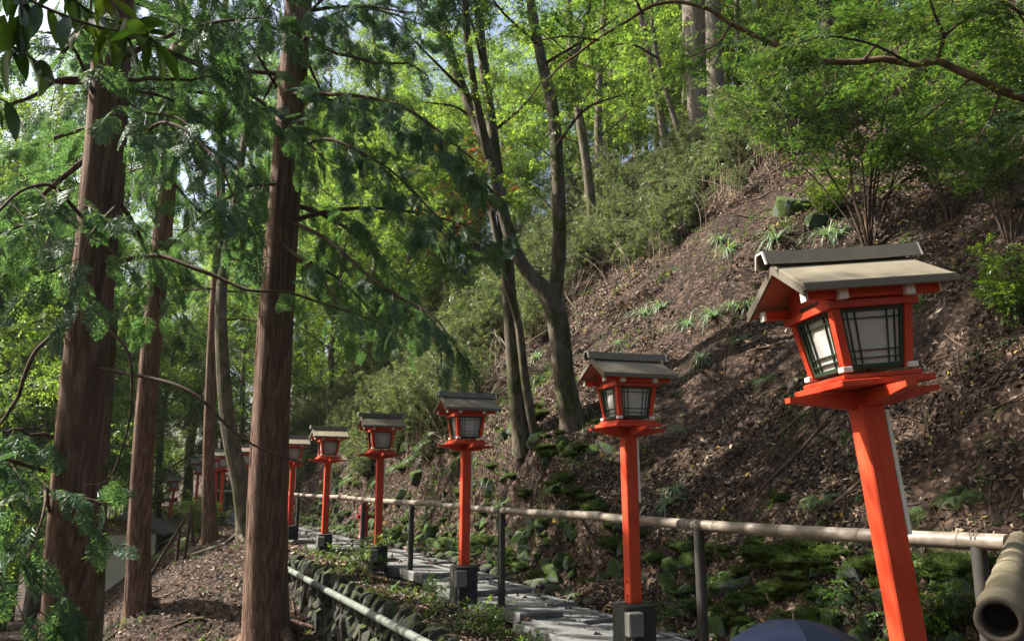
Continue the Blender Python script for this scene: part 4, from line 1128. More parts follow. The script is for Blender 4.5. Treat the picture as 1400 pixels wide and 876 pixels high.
cedar('thick cedar with a sunlit foot standing below the stone wall', [(364, 876, 12.2, 66), (364, 780, 12.2, 57), (368, 620, 12.3, 51), (378, 420, 12.5, 46), (394, 200, 12.9, 40), (407, 20, 13.3, 36)], 4.6, 12, 18, (2.0, 3.6),
      limbs=[([(403, 70, 13), (440, 30, 12.4), (500, 10, 11.8), (570, 20, 11.4)], .03, .01, 12), ([(404, 40, 13), (450, -10, 12.6), (530, -30, 12.4), (600, -10, 12.2)], .03, .01, 12),
             ([(380, 120, 12.8), (340, 60, 12.2), (300, 30, 11.8)], .025, .008, 10),
             ([(405, 30, 13), (450, 68, 12.6), (510, 85, 12.3), (560, 86, 12)], .04, .015, 6),
             ([(395, 210, 12.8), (450, 190, 12.3), (530, 230, 11.8), (600, 300, 11.2)], .035, .01, 14),
             ([(390, 300, 12.6), (450, 330, 12), (520, 390, 11.4), (590, 430, 11), (620, 470, 10.8)], .035, .008, 10),
             ([(398, 130, 12.9), (470, 130, 12.2), (560, 150, 11.5), (650, 220, 11)], .04, .01, 16),
             ([(385, 330, 12.5), (430, 370, 12), (470, 420, 11.6), (520, 440, 11.4)], .03, .008, 7),
             ([(376, 250, 12.5), (330, 260, 12), (270, 300, 11.5), (220, 350, 11.2)], .03, .008, 12)],
      azs=away, seed=6, ntw=10, per=4, seg=56, top=13, upper=11)
cedar('thin straight cedar on the spur of the slope', [(288, 742, 19, 22), (285, 640, 19, 15), (290, 480, 19.2, 14), (300, 300, 19.6, 12), (305, 120, 20, 10)], 5, 14, 14, (1.4, 2.6), azs=away, seed=7, top=4)
cedar('mossy curved trunk leaning beside the thin cedar', [(337, 722, 18, 27), (329, 660, 18, 24), (314, 590, 18.1, 21), (305, 500, 18.3, 18), (303, 400, 18.6, 15), (318, 300, 19, 12)], 5, 12, 9, (1.2, 2.4), azs=away, seed=8, mat='bark', top=4)

# ------------------------------------------------------------------ broadleaf trees
def leaf_tree_parts(H, spread, seed, low=.25, nlimb=11, leaf_b=B_BROAD, ls=1.0, clumps=22, trunk_r=.16, lean=.04, per_limb=9):
    r = np.random.default_rng(seed)
    n = 24; t = np.linspace(0, 1, n)
    c = np.column_stack([H * lean * np.sin(t * 3 + seed) * t, H * lean * np.cos(t * 2.3 + seed) * t, H * .92 * t])
    wood = tube(c, [trunk_r * 1.3, trunk_r, trunk_r * .7, trunk_r * .25], 14, flute=.03)
    lw = []; pos = []
    for k in range(nlimb):
        h = low + (.95 - low) * (k + r.random() * .8) / nlimb; p0, _ = interp_curve(c, np.array([h])); p0 = p0[0]
        az = k * 2.4 + r.uniform(-.4, .4); rel = (h - low) / (1 - low); L = spread * (.55 + 1.0 * math.sin(math.pi * min(1, .25 + rel * .75))) * r.uniform(.6, 1) * .62
        hd = np.array([math.cos(az), math.sin(az), 0]); tt = np.linspace(0, 1, 8)[:, None]
        lc = p0 + hd * L * tt + ZZ * L * (.55 * tt + .1 * tt * tt) + np.array([-hd[1], hd[0], 0]) * r.normal(0, .15) * L * tt * tt
        lw += tube(lc, [trunk_r * .38 * (1 - .6 * h), .012], 6, cap=False)
        for j in range(per_limb):
            u = r.uniform(.25, 1); q, qd = interp_curve(lc, np.array([u])); d = unit(qd[0] + r.normal(0, .7, 3)); L2 = L * r.uniform(.18, .45)
            s = np.linspace(0, 1, 4)[:, None]; bc = q[0] + d * L2 * s
            lw += tube(bc, [.014, .006], 3, cap=False); pos.append((bc[-1], L2)); pos.append((bc[2], L2 * .7))
    P3 = []; D3 = []
    for (q, L2) in pos:
        m = int(clumps * r.uniform(.4, 1.4)); a = r.normal(0, 1, (m, 3)); a = unit(a) * (r.random((m, 1)) ** .5) * np.array([.62, .62, .34]) * (.5 + .5 * min(1.2, L2))
        P3.append(q + a); D3.append(unit(a * np.array([1, 1, .4]) + r.normal(0, .25, (m, 3)) + np.array([0, 0, -.12])))
    P3 = np.vstack(P3); D3 = np.vstack(D3); leaves = []; w = r.integers(0, len(leaf_b), len(P3))
    for k, (bv, bf) in enumerate(leaf_b):
        m = w == k; leaves.append(scatter(bv, bf, P3[m], frames(D3[m], roll=r.normal(0, .5, m.sum())), ls * r.uniform(.7, 1.25, m.sum())))
    return wood, lw, leaves
def tree_meshes(bark, leafm, **kw):
    wood, lw, leaves = leaf_tree_parts(**kw)
    return build('trunk', wood, M[bark], smooth=True, link=False), build('crown', mat_idx(lw, 0) + mat_idx(leaves, 1), [M['twig'], M[leafm]], link=False)
TREES = [tree_meshes('bark', 'canopyleaf', H=13, spread=4.4, seed=1, low=.16, nlimb=13),
         tree_meshes('bark', 'canopyleaf', H=15, spread=4.8, seed=2, low=.22, nlimb=13, clumps=20),
         tree_meshes('pale_bark', 'broad', H=11, spread=4.2, seed=3, low=.10, nlimb=14, clumps=18),
         tree_meshes('bark', 'broad', H=17, spread=5.0, seed=4, low=.35, nlimb=12, trunk_r=.22)]
def plant_tree(k, x, y, s, rz, label, group, name='broadleaf_tree', cat='tree', zoff=-.15, sz=1):
    root = thing(name, (x, y, G(x, y) + zoff), label, cat, group, (0, 0, rz)); root.scale = (s, s, s * sz)
    put('trunk', TREES[k][0], root); put('crown', TREES[k][1], root)
    return root
KIND_V = ['leafy tree with a mossy trunk and low boughs in the valley beyond the shed', 'tall leafy tree with a straight dark trunk in the valley beyond the shed', 'pale barked leafy tree branching near the ground in the valley beyond the shed', 'very tall tree with a high crown in the valley beyond the shed']
KIND_H = ['leafy tree with a mossy trunk and low boughs on the wooded hillside', 'tall leafy tree with a straight dark trunk on the wooded hillside', 'pale barked leafy tree branching near the ground on the wooded hillside', 'very tall tree with a high crown on the wooded hillside']
r_ = random.Random(17)
# hollow and far side of the valley, seen between the cedars
for (px, d, k, s) in [(-60, 20, 0, .9), (370, 50, 1, 1.2), (-20, 34, 1, 1.1), (60, 42, 3, 1.2), (130, 50, 1, 1.3), (200, 58, 3, 1.4), (0, 52, 1, 1.4),
                   (290, 60, 3, 1.4), (-120, 28, 1, 1), (-200, 36, 3, 1.2), (-130, 46, 1, 1.3), (360, 66, 3, 1.5), (90, 66, 3, 1.5), (-60, 64, 3, 1.5), (10, 28, 0, 1.1), (60, 34, 0, 1), (255, 54, 1, 1.2), (330, 46, 2, 1.1), (175, 62, 0, 1.5), (220, 48, 2, 1.2), (300, 50, 0, 1.2), (340, 56, 1, 1.3), (-90, 40, 0, 1.2), (400, 44, 0, 1), (260, 70, 3, 1.6), (180, 72, 1, 1.6), (20, 60, 1, 1.4), (-70, 30, 1, 1.5), (15, 33, 3, 1.5), (30, 42, 1, 1.7), (-10, 38, 1, 1.7), (450, 52, 1, 1.7), (500, 58, 3, 1.8), (70, 50, 1, 1.7), (420, 62, 3, 1.7), (470, 66, 1, 1.8), (-150, 34, 1, 1.5), (-30, 46, 3, 1.7)]:
    p = P(px, 660, d); plant_tree(k, p[0], p[1], s, r_.uniform(0, 6), KIND_V[k], 'trees in the valley beyond the shed')
# along the upper side of the path further on, and over the crest of the slope
for (px, d, k, s) in [(420, 36, 2, .8), (455, 30, 0, .75), (480, 40, 1, 1), (540, 36, 2, .9), (575, 44, 0, 1.1), (610, 33, 2, .8), (520, 52, 3, 1.3), (640, 48, 1, 1), (440, 58, 3, 1.4), (500, 33, 1, .9), (560, 30, 0, .7), (470, 48, 3, 1.2), (600, 56, 1, 1.3), (410, 48, 1, 1.2), (650, 36, 1, .9), (690, 40, 0, .9), (700, 55, 3, 1.2), (760, 36, 2, .8), (800, 46, 1, 1), (840, 33, 2, .75), (880, 42, 3, .9),
                   (920, 34, 0, .75), (1000, 33, 3, .9), (1060, 28, 2, .7), (1110, 32, 1, .8), (1180, 27, 2, .7), (1250, 24, 0, .6), (1320, 22, 2, .65), (1400, 22, 0, .7), (1480, 20, 2, .7), (980, 42, 1, 1)]:
    p = P(px, 500, d); plant_tree(k, p[0], p[1], s, r_.uniform(0, 6), KIND_H[k], 'trees on the wooded hillside')
rt = np.random.default_rng(31)
n = 0
while n < 34:
    x, y = rt.uniform(15, 34), rt.uniform(2, 52)
    if project((x, y, 8))[2] < 18: continue
    k = int(rt.integers(0, 4)); plant_tree(k, x, y, rt.uniform(.6, 1.0), rt.uniform(0, 6), KIND_H[k], 'trees on the wooded hillside'); n += 1
RED = tree_meshes('bark', 'redleaf', H=8, spread=2.6, seed=9, low=.4, nlimb=10, clumps=9)
TREES.append(RED)
p = P(612, 560, 34); plant_tree(4, p[0], p[1], 1.0, 1.0, 'slender tree with orange red autumn leaves far up behind the cedar', None)
# trees around and behind the photographer, which shade the place
for (x, y, k, s) in [(-8, 5, 3, 1.1), (-10, -2, 3, 1.2), (-5, -7, 3, 1.1), (2, -9, 1, 1.1), (-14, 12, 1, 1.3), (-13, 2, 3, 1.3), (-16, 26, 3, 1.2), (9, -6, 1, .9), (-20, 16, 3, 1.4)]:
    plant_tree(k, x, y, s, r_.uniform(0, 6), 'tall shade tree standing in the wood left of the cedars', 'shade trees in the wood left of the cedars')

def rooted(pts):
    h = hit(pts[0][0], pts[0][1])
    if h is None: return pts
    k = project(h)[2] / pts[0][2]; return [(x, y, d * k, w) for x, y, d, w in pts]
def slope_tree(label, stems, crown_px, mat='bark', leafm='canopyleaf', nsp=60, name='slope_tree', ls=1.0, twig=.9, group=None, foot=True, bases=None):
    """stems: list of pixel/depth lists; crown limbs given the same way and dressed with leaves"""
    first = trunk_curve(stems[0], 34, foot, None); o = first[0][0]
    root = thing(name, tuple(o), label, 'tree', group); r = np.random.default_rng(len(label))
    for k, s in enumerate(stems):
        c, R = first if k == 0 else trunk_curve(s, 30, False, None)
        if k == 0: R = flare(c, R, .6, .3)
        build('trunk' if k == 0 else 'limb', tube(c - o, R, 20, flute=.045), M[mat], root, smooth=True)
    wood, leaves = [], []
    for pl in crown_px:
        q = spline([P(*k) for k in pl], 16) - o; L = np.linalg.norm(np.diff(q, axis=0), axis=1).sum()
        wood += tube(q, [.035, .010], 6, cap=False)
        w, lv = foliage_along(q, int(9 * L), twig, 7, bases or B_BROAD, ls, .35, .05, .15, r); wood += w; leaves += lv
    if leaves: build('crown', mat_idx(wood, 0) + mat_idx(leaves, 1), [M['twig'], M[leafm]], root)
    return root
B_MED = [sprig_broad(8, .24, .075, .036, s) for s in range(4)]
slope_tree('mossy tree on the leaf slope whose trunk forks low into two long stems',
           [[(786, 606, 14, 34), (772, 520, 14, 29), (758, 420, 14.1, 31), (720, 370, 14.2, 18), (696, 320, 14.3, 17), (672, 220, 14.5, 16), (648, 160, 14.8, 14), (615, 70, 15.2, 13), (598, -20, 15.6, 11)],
            [(756, 425, 14.1, 22), (765, 340, 14.1, 19), (763, 240, 14.2, 18), (756, 150, 14.4, 16), (738, 70, 14.7, 14), (722, -20, 15, 12)],
            [(668, 215, 14.5, 13), (650, 130, 14.3, 11), (640, 60, 14.2, 10), (634, -20, 14.1, 9)]],
           [[(650, 140, 14.5), (600, 90, 14), (540, 30, 13.6)], [(740, 90, 14.6), (790, 60, 14.2), (850, 20, 13.8)], [(615, 60, 15), (640, 10, 15.5), (700, -40, 16)], [(760, 200, 14.2), (800, 150, 13.6), (850, 130, 13.2)], [(690, 280, 14.3), (660, 250, 13.4), (610, 220, 12.8)], [(735, 60, 14.7), (690, 20, 14), (660, -20, 13.6)]], bases=B_MED)
slope_tree('pair of slender grey stems rising together beside the forked tree',
           [[(716, 614, 14.6, 26), (706, 540, 14.6, 22), (698, 430, 14.7, 20), (690, 320, 14.9, 18), (676, 200, 15.2, 15), (660, 80, 15.6, 13), (652, -20, 16, 11)],
            [(734, 612, 14.4, 14), (718, 520, 14.4, 12), (708, 440, 14.5, 11), (690, 380, 14.6, 10), (672, 290, 14.9, 9)]],
           [[(660, 90, 15.6), (640, 20, 15), (600, -20, 14.6)], [(676, 200, 15.2), (630, 150, 15), (580, 140, 14.8)], [(674, 180, 15.2), (720, 140, 15.6), (760, 80, 16)]], bases=B_MED)
slope_tree('slender dark tree rising from the thicket at the top of the bare slope',
           [[(812, 325, 26, 15), (804, 240, 26, 13), (792, 160, 26.2, 12), (782, 80, 26.5, 11), (776, -10, 27, 10)], [(784, 90, 26.5, 8), (800, 30, 26.5, 7), (812, -20, 26.6, 6)]],
           [[(784, 80, 26.4), (740, 40, 26), (700, 10, 25.6)], [(790, 150, 26.2), (830, 90, 25.6), (870, 50, 25)], [(780, 40, 26.6), (810, 0, 26.4), (850, -30, 26)]])
slope_tree('huge pale sunlit trunk standing on the upper hillside', [rooted([(963, 215, 25, 40), (957, 130, 25, 37), (951, 40, 25.2, 35), (948, -40, 25.5, 33)])], [], mat='pale_bark')
slope_tree('pale trunk half hidden behind the huge pale one', [rooted([(985, 205, 29, 26), (978, 100, 29, 23), (974, -20, 29.4, 20)])], [], mat='pale_bark')
slope_tree('thin pale leaning stem left of the huge pale trunk', [rooted([(912, 235, 22, 9), (905, 170, 22, 9), (893, 100, 22, 8), (878, 30, 22, 7), (866, -20, 22, 6)])], [[(880, 40, 22), (900, 0, 21.6), (930, -30, 21.3)]], mat='pale_bark')
slope_tree('thin bent stem at the top of the bare leaf slope', [rooted([(942, 238, 20, 9), (930, 190, 20, 8), (915, 140, 20.2, 7), (895, 60, 20.4, 6), (890, -10, 20.6, 5)])], [[(900, 80, 20.4), (860, 60, 20), (820, 70, 19.6)]], bases=B_MED)
for k, (px, d) in enumerate([(1010, 34), (1045, 36), (1085, 33), (1130, 36)]):
    slope_tree('slim trunk against the sky gap on the crest of the hill', [[(px, 100, d, 14), (px - 6 + 9 * (k % 2), 30, d, 12), (px - 10, -40, d, 10)]], [], mat=('pale_bark', 'bark')[k % 2], group='slim trunks on the crest')

# ------------------------------------------------------------------ maple: a long limb reaching in from the right
mp = [(1560, 240, 6.4, 40), (1470, 165, 6.4, 26), (1400, 135, 6.4, 12), (1335, 106, 6.4, 11), (1280, 86, 6.5, 10), (1200, 83, 6.6, 9), (1125, 83, 6.7, 9), (1062, 62, 6.8, 8), (1005, 34, 6.9, 7), (962, 8, 7, 6), (905, 5, 7.1, 5), (850, 35, 7.2, 4), (790, 72, 7.3, 3.5), (745, 112, 7.4, 2.5)]
c, R = trunk_curve(mp, 110, False)
b0 = P(1640, 420, 6.6); b0[2] = G(b0[0], b0[1]) - .1
tr = spline([b0, b0 * .5 + c[0] * .5 + np.array([.2, 0, .2]), c[0]], 12)
c = np.vstack([tr[:-1], c]); R = np.concatenate([np.linspace(.16, R[0], len(tr) - 1), R])
c = c + np.column_stack([np.interp(np.arange(len(c)), np.arange(0, len(c), 4), rng.normal(0, .012, len(np.arange(0, len(c), 4)))) for _ in range(3)])
mapl = thing('maple_tree', tuple(c[0]), 'maple on the slope with a long sinuous limb reaching over the lanterns', 'tree')
o0 = c[0]
build('limb', tube(c - o0, R, 10, flute=.04), M['maple_bark'], mapl, smooth=True)
wood, leaves = [], []
SUBS = [[(1282, 78, 6.5), (1290, 50, 6.4), (1278, 20, 6.3), (1266, -20, 6.2)], [(1400, 20, 6), (1365, 0, 5.9), (1330, -25, 5.8)], [(1450, 150, 6.4), (1400, 30, 6.2), (1370, 0, 6.0)],
        [(1240, 84, 6.5), (1190, 60, 6.2), (1130, 50, 6), (1090, 60, 5.8)], [(1330, 104, 6.4), (1290, 140, 6.3), (1250, 170, 6.2), (1215, 190, 6.1)], [(1120, 82, 6.7), (1080, 95, 6.6), (1040, 110, 6.5)], [(1180, 84, 6.6), (1210, 40, 6.8), (1200, 0, 7)],
        [(1370, 120, 6.4), (1350, 170, 6.2), (1320, 215, 6.1)], [(1290, 50, 6.4), (1330, 20, 6.2), (1360, 20, 6)], [(1000, 32, 6.9), (980, 60, 6.7), (940, 80, 6.6)], [(880, 20, 7.1), (860, -10, 7), (820, -20, 6.8)], [(820, 55, 7.2), (770, 50, 7.2), (720, 60, 7.2)]]
for k, s in enumerate(SUBS):
    q = spline([P(*a) for a in s], 16) - o0; L = np.linalg.norm(np.diff(q, axis=0), axis=1).sum()
    wood += tube(q, [.022 if k == 0 else .012, .005], 6, cap=False)
    w, lv = foliage_along(q, int(10 * L), .42, 6, B_MAPLE, .95, .12, .1, .06, rng, .003); wood += w; leaves += lv
w, lv = foliage_along(c[14:] - o0, 30, .45, 6, B_MAPLE, .95, .12, .05, .06, rng, .003); wood += w; leaves += lv
build('crown', mat_idx(wood, 0) + mat_idx(leaves, 1), [M['twig'], M['maple']], mapl)

# ------------------------------------------------------------------ shrubs with many stems
def shrub_meshes(nst, H, spread, seed, bases, leafm, ls=1.0, ntw=12, twig=.5, per=6, flat=.2, start=.35, stem=.016):
    r = np.random.default_rng(seed); wood, tw, lv = [], [], []
    for k in range(nst):
        az = r.uniform(0, 6.3); s = spread * r.uniform(.3, 1); h = H * r.uniform(.6, 1.05); t = np.linspace(0, 1, 12)[:, None]
        hd = np.array([math.cos(az), math.sin(az), 0]); c = hd * (.06 + s * t ** 1.3) + ZZ * h * (t - .18 * t * t * s / spread) + np.column_stack([np.interp(np.linspace(0, 1, 12), np.linspace(0, 1, 5), r.normal(0, .03 * H, 5)) for _ in range(3)]) * t
        wood += tube(c, [stem, stem * .3], 6, cap=False)
        w, l = foliage_along(c, ntw, twig, per, bases, ls, flat, start, .08, r, .004); tw += w; lv += l
    return build('stem', wood, M['twig'], smooth=True, link=False), build('foliage', mat_idx(tw, 0) + mat_idx(lv, 1), [M['twig'], M[leafm]], link=False)
SHRUB = {'maple': shrub_meshes(13, 3.2, 1.9, 1, B_MAPLE_LO, 'maple', 1, 14, .7, 4, .12),
         'maple2': shrub_meshes(10, 2.6, 1.6, 2, B_MAPLE_LO, 'maple', 1, 14, .7, 4, .15),
         'bush': shrub_meshes(12, 2.0, 1.3, 3, B_MED, 'broad', 1, 15, .5, 7, .35, .15),
         'small': shrub_meshes(7, .5, .32, 4, B_SMALL, 'broad', 1, 6, .18, 3, .3, .2, .005),
         'small2': shrub_meshes(5, .7, .30, 5, B_SMALL, 'maple', 1.1, 6, .2, 3, .3, .25, .005)}
def bamboo_meshes(nst, H, spread, seed, dens=14):
    r = np.random.default_rng(seed); wood, tw, lv = [], [], []
    for k in range(nst):
        b = r.normal(0, spread * .4, 2); az = r.uniform(0, 6.3); h = H * r.uniform(.6, 1.05); t = np.linspace(0, 1, 10)[:, None]; bend = r.uniform(.1, .45) * h
        c = np.array([b[0], b[1], 0]) + np.array([math.cos(az), math.sin(az), 0]) * bend * t ** 2 + ZZ * h * (t - .2 * t ** 3)
        wood += tube(c, [.009, .003], 5, cap=False)
        w, l = foliage_along(c, dens, .40, 4, B_BAMBOO, 1, .4, .28, .3, r, .0025); tw += w; lv += l
    return build('culm', wood, M['straw'], smooth=True, link=False), build('foliage', mat_idx(tw, 0) + mat_idx(lv, 1), [M['straw'], M['bambooleaf']], link=False)
BAMB = [bamboo_meshes(14, 2.8, 1.1, s) for s in (1, 2)]
def place(name, mm, pos, s, rz, label, cat, group=None, names=('stem', 'foliage'), tilt=(0, 0)):
    root = thing(name, tuple(pos), label, cat, group, (tilt[0], tilt[1], rz)); root.scale = (s, s, s)
    put(names[0], mm[0], root); put(names[1], mm[1], root); return root
def at(px, py, dz=-.05):
    h = hit(px, py)
    return None if h is None else np.array([h[0], h[1], G(h[0], h[1]) + dz])
rr = random.Random(23)
p = at(1188, 335)
place('maple_shrub', SHRUB['maple'], p, 1.15, .6, 'many stemmed maple shrub fanning out behind the leaning lantern roof', 'shrub')
for (px, py, s, k) in [(1010, 235, 1.0, 'maple2'), (1090, 210, 1.1, 'maple'), (1300, 300, .9, 'maple2'), (1380, 330, .8, 'maple2'), (1260, 215, 1.1, 'maple'), (1350, 210, 1.1, 'maple2'), (1150, 175, 1.1, 'maple2'), (1040, 160, 1.1, 'maple'), (1240, 130, 1.2, 'maple2'), (1390, 120, 1.2, 'maple')]:
    p = at(px, py)
    if p is not None: place('maple_shrub', SHRUB[k], p, s, rr.uniform(0, 6), 'leafy maple shrub on the hillside above the bare leaf slope', 'shrub', 'maple shrubs on the hillside')
for (px, py, s) in [(1400, 440, .5), (900, 170, 1), (860, 190, 1), (1130, 300, .5)]:
    p = at(px, py)
    if p is not None: place('bush', SHRUB['bush'], p, s, rr.uniform(0, 6), 'dense dark leafy bush growing on the hillside', 'bush', 'dark bushes on the hillside')
LINE = ([380, 430, 520, 600, 660, 720, 800, 880, 960, 1040, 1120, 1400], [690, 680, 645, 600, 545, 455, 385, 330, 275, 225, 190, 170])
rb_ = np.random.default_rng(41); n = 0; tries = 0
while n < 140 and tries < 6000:
    tries += 1
    x, y = rb_.uniform(6.7, 19), rb_.uniform(8, 42)
    z = G(x, y); px, py, d = project((x, y, z))
    if not (330 < px < 1150) or py > np.interp(px, *LINE) + 12 or d < 11: continue
    s = rb_.uniform(.55, 1.0) * (.62 if x < 8.5 else 1)
    lab = 'low clump of bamboo grass growing on the bank behind the lantern row' if x < 8.5 else ('clump of thin bamboo at the edge of the bare leaf slope' if py > np.interp(px, *LINE) - 40 else 'clump of thin bamboo deep in the hillside thicket')
    place('bamboo_clump', BAMB[n % 2], (x, y, z - .05), s, rb_.uniform(0, 6), lab, 'bamboo', 'bamboo clumps on the hillside', ('culm', 'foliage')); n += 1
for k in range(110):
    px = rb_.uniform(395, 700); py = np.interp(px, *LINE) - 4 - rb_.random() * 190
    h = hit(px, py)
    if h is None or h[0] < 6.6: continue
    place('bamboo_clump', BAMB[k % 2], (h[0], h[1], G(h[0], h[1]) - .05), rb_.uniform(.32, .68), rb_.uniform(0, 6), 'low clump of bamboo grass growing on the bank behind the lantern row', 'bamboo', 'bamboo clumps on the hillside', ('culm', 'foliage'))
for k in range(75):
    px = rb_.uniform(690, 1070); py = np.interp(px, *LINE) + 42 * rb_.random() ** 2 - rb_.random() * 70
    h = hit(px, py)
    if h is None or h[0] < 6.6: continue
    place('bamboo_clump', BAMB[k % 2], (h[0], h[1], G(h[0], h[1]) - .05), rb_.uniform(.28, .7), rb_.uniform(0, 6), 'clump of thin bamboo at the edge of the bare leaf slope', 'bamboo', 'bamboo clumps on the hillside', ('culm', 'foliage'))
# dry stalks standing and leaning along the thicket edge
st = []
for k in range(1300):
    px = rb_.uniform(560, 1080); py = np.interp(px, *LINE) + 48 * rb_.random() ** 1.5 - rb_.random() * 90
    h = hit(px, py)
    if h is None: continue
    L = rb_.uniform(.5, 2.0); d = unit(np.array([rb_.normal(0, .45), rb_.normal(0, .45), 1.0])); s = np.linspace(0, 1, 5)[:, None]
    st += tube(np.array([h[0], h[1], G(h[0], h[1]) - .05]) + d * L * s + np.array([rb_.normal(0, .3), rb_.normal(0, .3), -.2]) * L * s * s, [.009, .004], 4, cap=False)
tag(build('dry_stalks', st, M['straw']), 'dry straw coloured stalks standing along the thicket edge', 'stalks', kind='stuff')
for (px, d, s) in [(150, 44, 1.1), (178, 47, 1.2), (205, 52, 1.3), (228, 50, 1.0), (255, 46, 1.1), (285, 44, 1), (315, 46, 1.1), (345, 44, 1.1), (130, 40, 1.2), (265, 55, 1.6), (215, 58, 1.6), (185, 40, .8)]:
    p = P(px, 690, d); place('bush', SHRUB['bush'], (p[0], p[1], G(p[0], p[1]) - .1), s, rr.uniform(0, 6), 'leafy bush growing around the far end of the lantern row', 'bush', 'bushes around the far lanterns')
# the clipped round bush propped on stakes near the spur
p = at(262, 715)
if p is None: p = P(262, 715, 24)
zb = P(262, 668, 24)
pb0 = P(279, 712, 23.5); pb0[2] = G(pb0[0], pb0[1]) - .05
rb = place('round_bush', SHRUB['bush'], pb0, .68, .3, 'round bushy shrub propped up by bare wooden stakes', 'bush')
pr = thing('stake', tuple(P(205, 770, 22)), 'long bare pole leaning up the slope towards the round bush', 'pole')
a = P(205, 770, 22)
build('pole', tube(spline([(-.35, -.2, G(a[0] - .35, a[1] - .2) - a[2] - .1), (P(235, 738, 22) - a), (P(259, 700, 22) - a)], 8), [.05, .035], 8), M['twig'], pr, smooth=True)
for (xa, ya, xb, yb) in [(242, 752, 246, 722), (254, 738, 262, 690), (268, 730, 262, 700)]:
    a = P(xa, ya, 22.3); s = thing('stake', tuple(a), 'short upright wooden stake under the round bush', 'stake', 'stakes under the round bush')
    build('pole', tube([(0, 0, G(a[0], a[1]) - a[2] - .2), tuple(P(xb, yb, 22.3) - a)], [.045, .04], 8), M['twig'], s, smooth=True)

# ------------------------------------------------------------------ ferns, grass tufts, seedlings
def fern_mesh(seed, nf=11, L=.55, M_=M['fern']):
    r = np.random.default_rng(seed); parts = []
    for k in range(nf):
        az = k * 2.4 + r.uniform(-.3, .3); l = L * r.uniform(.7, 1.1); n = 15; t = np.linspace(.08, 1, n)
        hd = np.array([math.cos(az), math.sin(az), 0]); sd = np.array([-hd[1], hd[0], 0])
        c = hd * (l * t)[:, None] + ZZ * (l * (.75 * t - .85 * t * t))[:, None]
        tn = unit(np.gradient(c, axis=0)); w = l * .26 * np.sin(np.pi * np.clip(t * .9 + .12, 0, 1)) ** .8
        for s in (-1, 1):
            d = unit(sd * s + tn * .45 + ZZ * -.15); bv, bf = diamond(1, .17, .15)
            parts.append((*scatter(bv, bf, c, frames(d), w), 0))
        parts += [(v, f, 0) for v, f in tube(c, [.003, .001], 3, cap=False)]
    return build('frond', parts, M_, link=False)
def tuft_mesh(seed, nb=60, L=.5):
    r = np.random.default_rng(seed); V, F = [], []
    for k in range(nb):
        az = r.uniform(0, 6.3); l = L * r.uniform(.5, 1.1); hd = np.array([math.cos(az), math.sin(az), 0]); sd = np.array([-hd[1], hd[0], 0]); w = .007 * r.uniform(.7, 1.4)
        up = r.uniform(.5, 1.1); dn = r.uniform(.7, 1.3); b = len(V)
        for t in (0, .33, .66):
            c = hd * l * t * .8 + ZZ * l * (up * t - dn * t * t); V += [c + sd * w * (1 - t * .4), c - sd * w * (1 - t * .4)]
        V.append(hd * l * .85 + ZZ * l * (up - dn)); F += [[b, b + 1, b + 3], [b, b + 3, b + 2], [b + 2, b + 3, b + 5], [b + 2, b + 5, b + 4], [b + 4, b + 5, b + 6]]
    return build('blade', [(np.array(V), np.array(F), 0)], M['sasa'], link=False)
FERN = [fern_mesh(s) for s in range(3)]; TUFT = [tuft_mesh(s) for s in range(3)]
def clump(name, me, px, py, s, label, cat, group, dz=.0):
    p = at(px, py, dz)
    if p is None: return
    nm = gnormal(np.array([p[0]]), np.array([p[1]]))[0]; d = Vector(nm * .6 + ZZ * .6).to_track_quat('Z', 'Y').to_euler()
    o = put(name, me, None, tuple(p), d, (s, s, s)); tag(o, label, cat, group)
for (px, py, s) in [(998, 345, 1.5), (1062, 328, 1.6), (1132, 322, 1.6), (1150, 322, 1.1), (880, 430, 1.2), (906, 422, 1.2), (940, 446, 1.3), (977, 434, 1.3), (1024, 420, 1.2), (736, 490, 1.1), (916, 690, 1.0), (961, 494, 1.0), (925, 670, .8), (690, 475, 1.1), (845, 470, .7), (740, 520, .9), (1000, 420, 1), (930, 590, .6), (985, 330, 1.1)]:
    clump('grass_tuft', rr.choice(TUFT), px, py, s, 'pale arching grass tuft on the bare leaf slope', 'grass tuft', 'grass tufts on the leaf slope')
for (px, py, s) in [(765, 665, .8), (600, 592, 1.1), (585, 606, 1.0), (560, 630, .9), (655, 745, .8), (720, 730, .8), (1045, 520, .6), (690, 690, .8), (870, 560, .5), (1010, 465, .6), (1090, 540, .5), (540, 640, .9), (520, 655, .9), (480, 655, 1), (620, 640, .8), (1120, 690, .6), (1310, 680, .6), (1340, 800, .5), (1240, 705, .5), (980, 790, .45), (1030, 810, .4),
                    (230, 740, 1.3), (250, 750, 1.3), (262, 735, 1.3), (236, 722, 1.4), (282, 716, 1.1), (275, 725, 1.2), (222, 760, 1.2)]:
    clump('fern', rr.choice(FERN), px, py, s, 'green fern arching out of the mossy bank or slope', 'fern', 'ferns on the banks')
SEED = [(690, 815, .8), (810, 845, 1.0), (640, 810, .7), (860, 860, 1.0), (830, 870, 1.0), (905, 868, .9), (660, 870, .9), (600, 830, .7), (500, 770, .9), (520, 762, 1.0), (470, 742, .9), (455, 720, .8), (430, 735, .9), (415, 722, .9), (540, 775, .7), (680, 780, .8), (720, 870, .9), (790, 868, 1), (350, 735, .7), (300, 720, .9), (1130, 868, .7), (1180, 872, .8), (1280, 870, .9), (1330, 860, .8)]
for k, (px, py, s) in enumerate(SEED):
    p = at(px, py, -.02)
    if p is None or 4.2 < p[0] < 5.7: continue
    place('seedling', SHRUB[('small', 'small2')[k % 2]], p, s * rr.uniform(.8, 1.15), rr.uniform(0, 6), 'small leafy seedling sprouting at the edge of the path', 'plant', 'seedlings along the path edge')
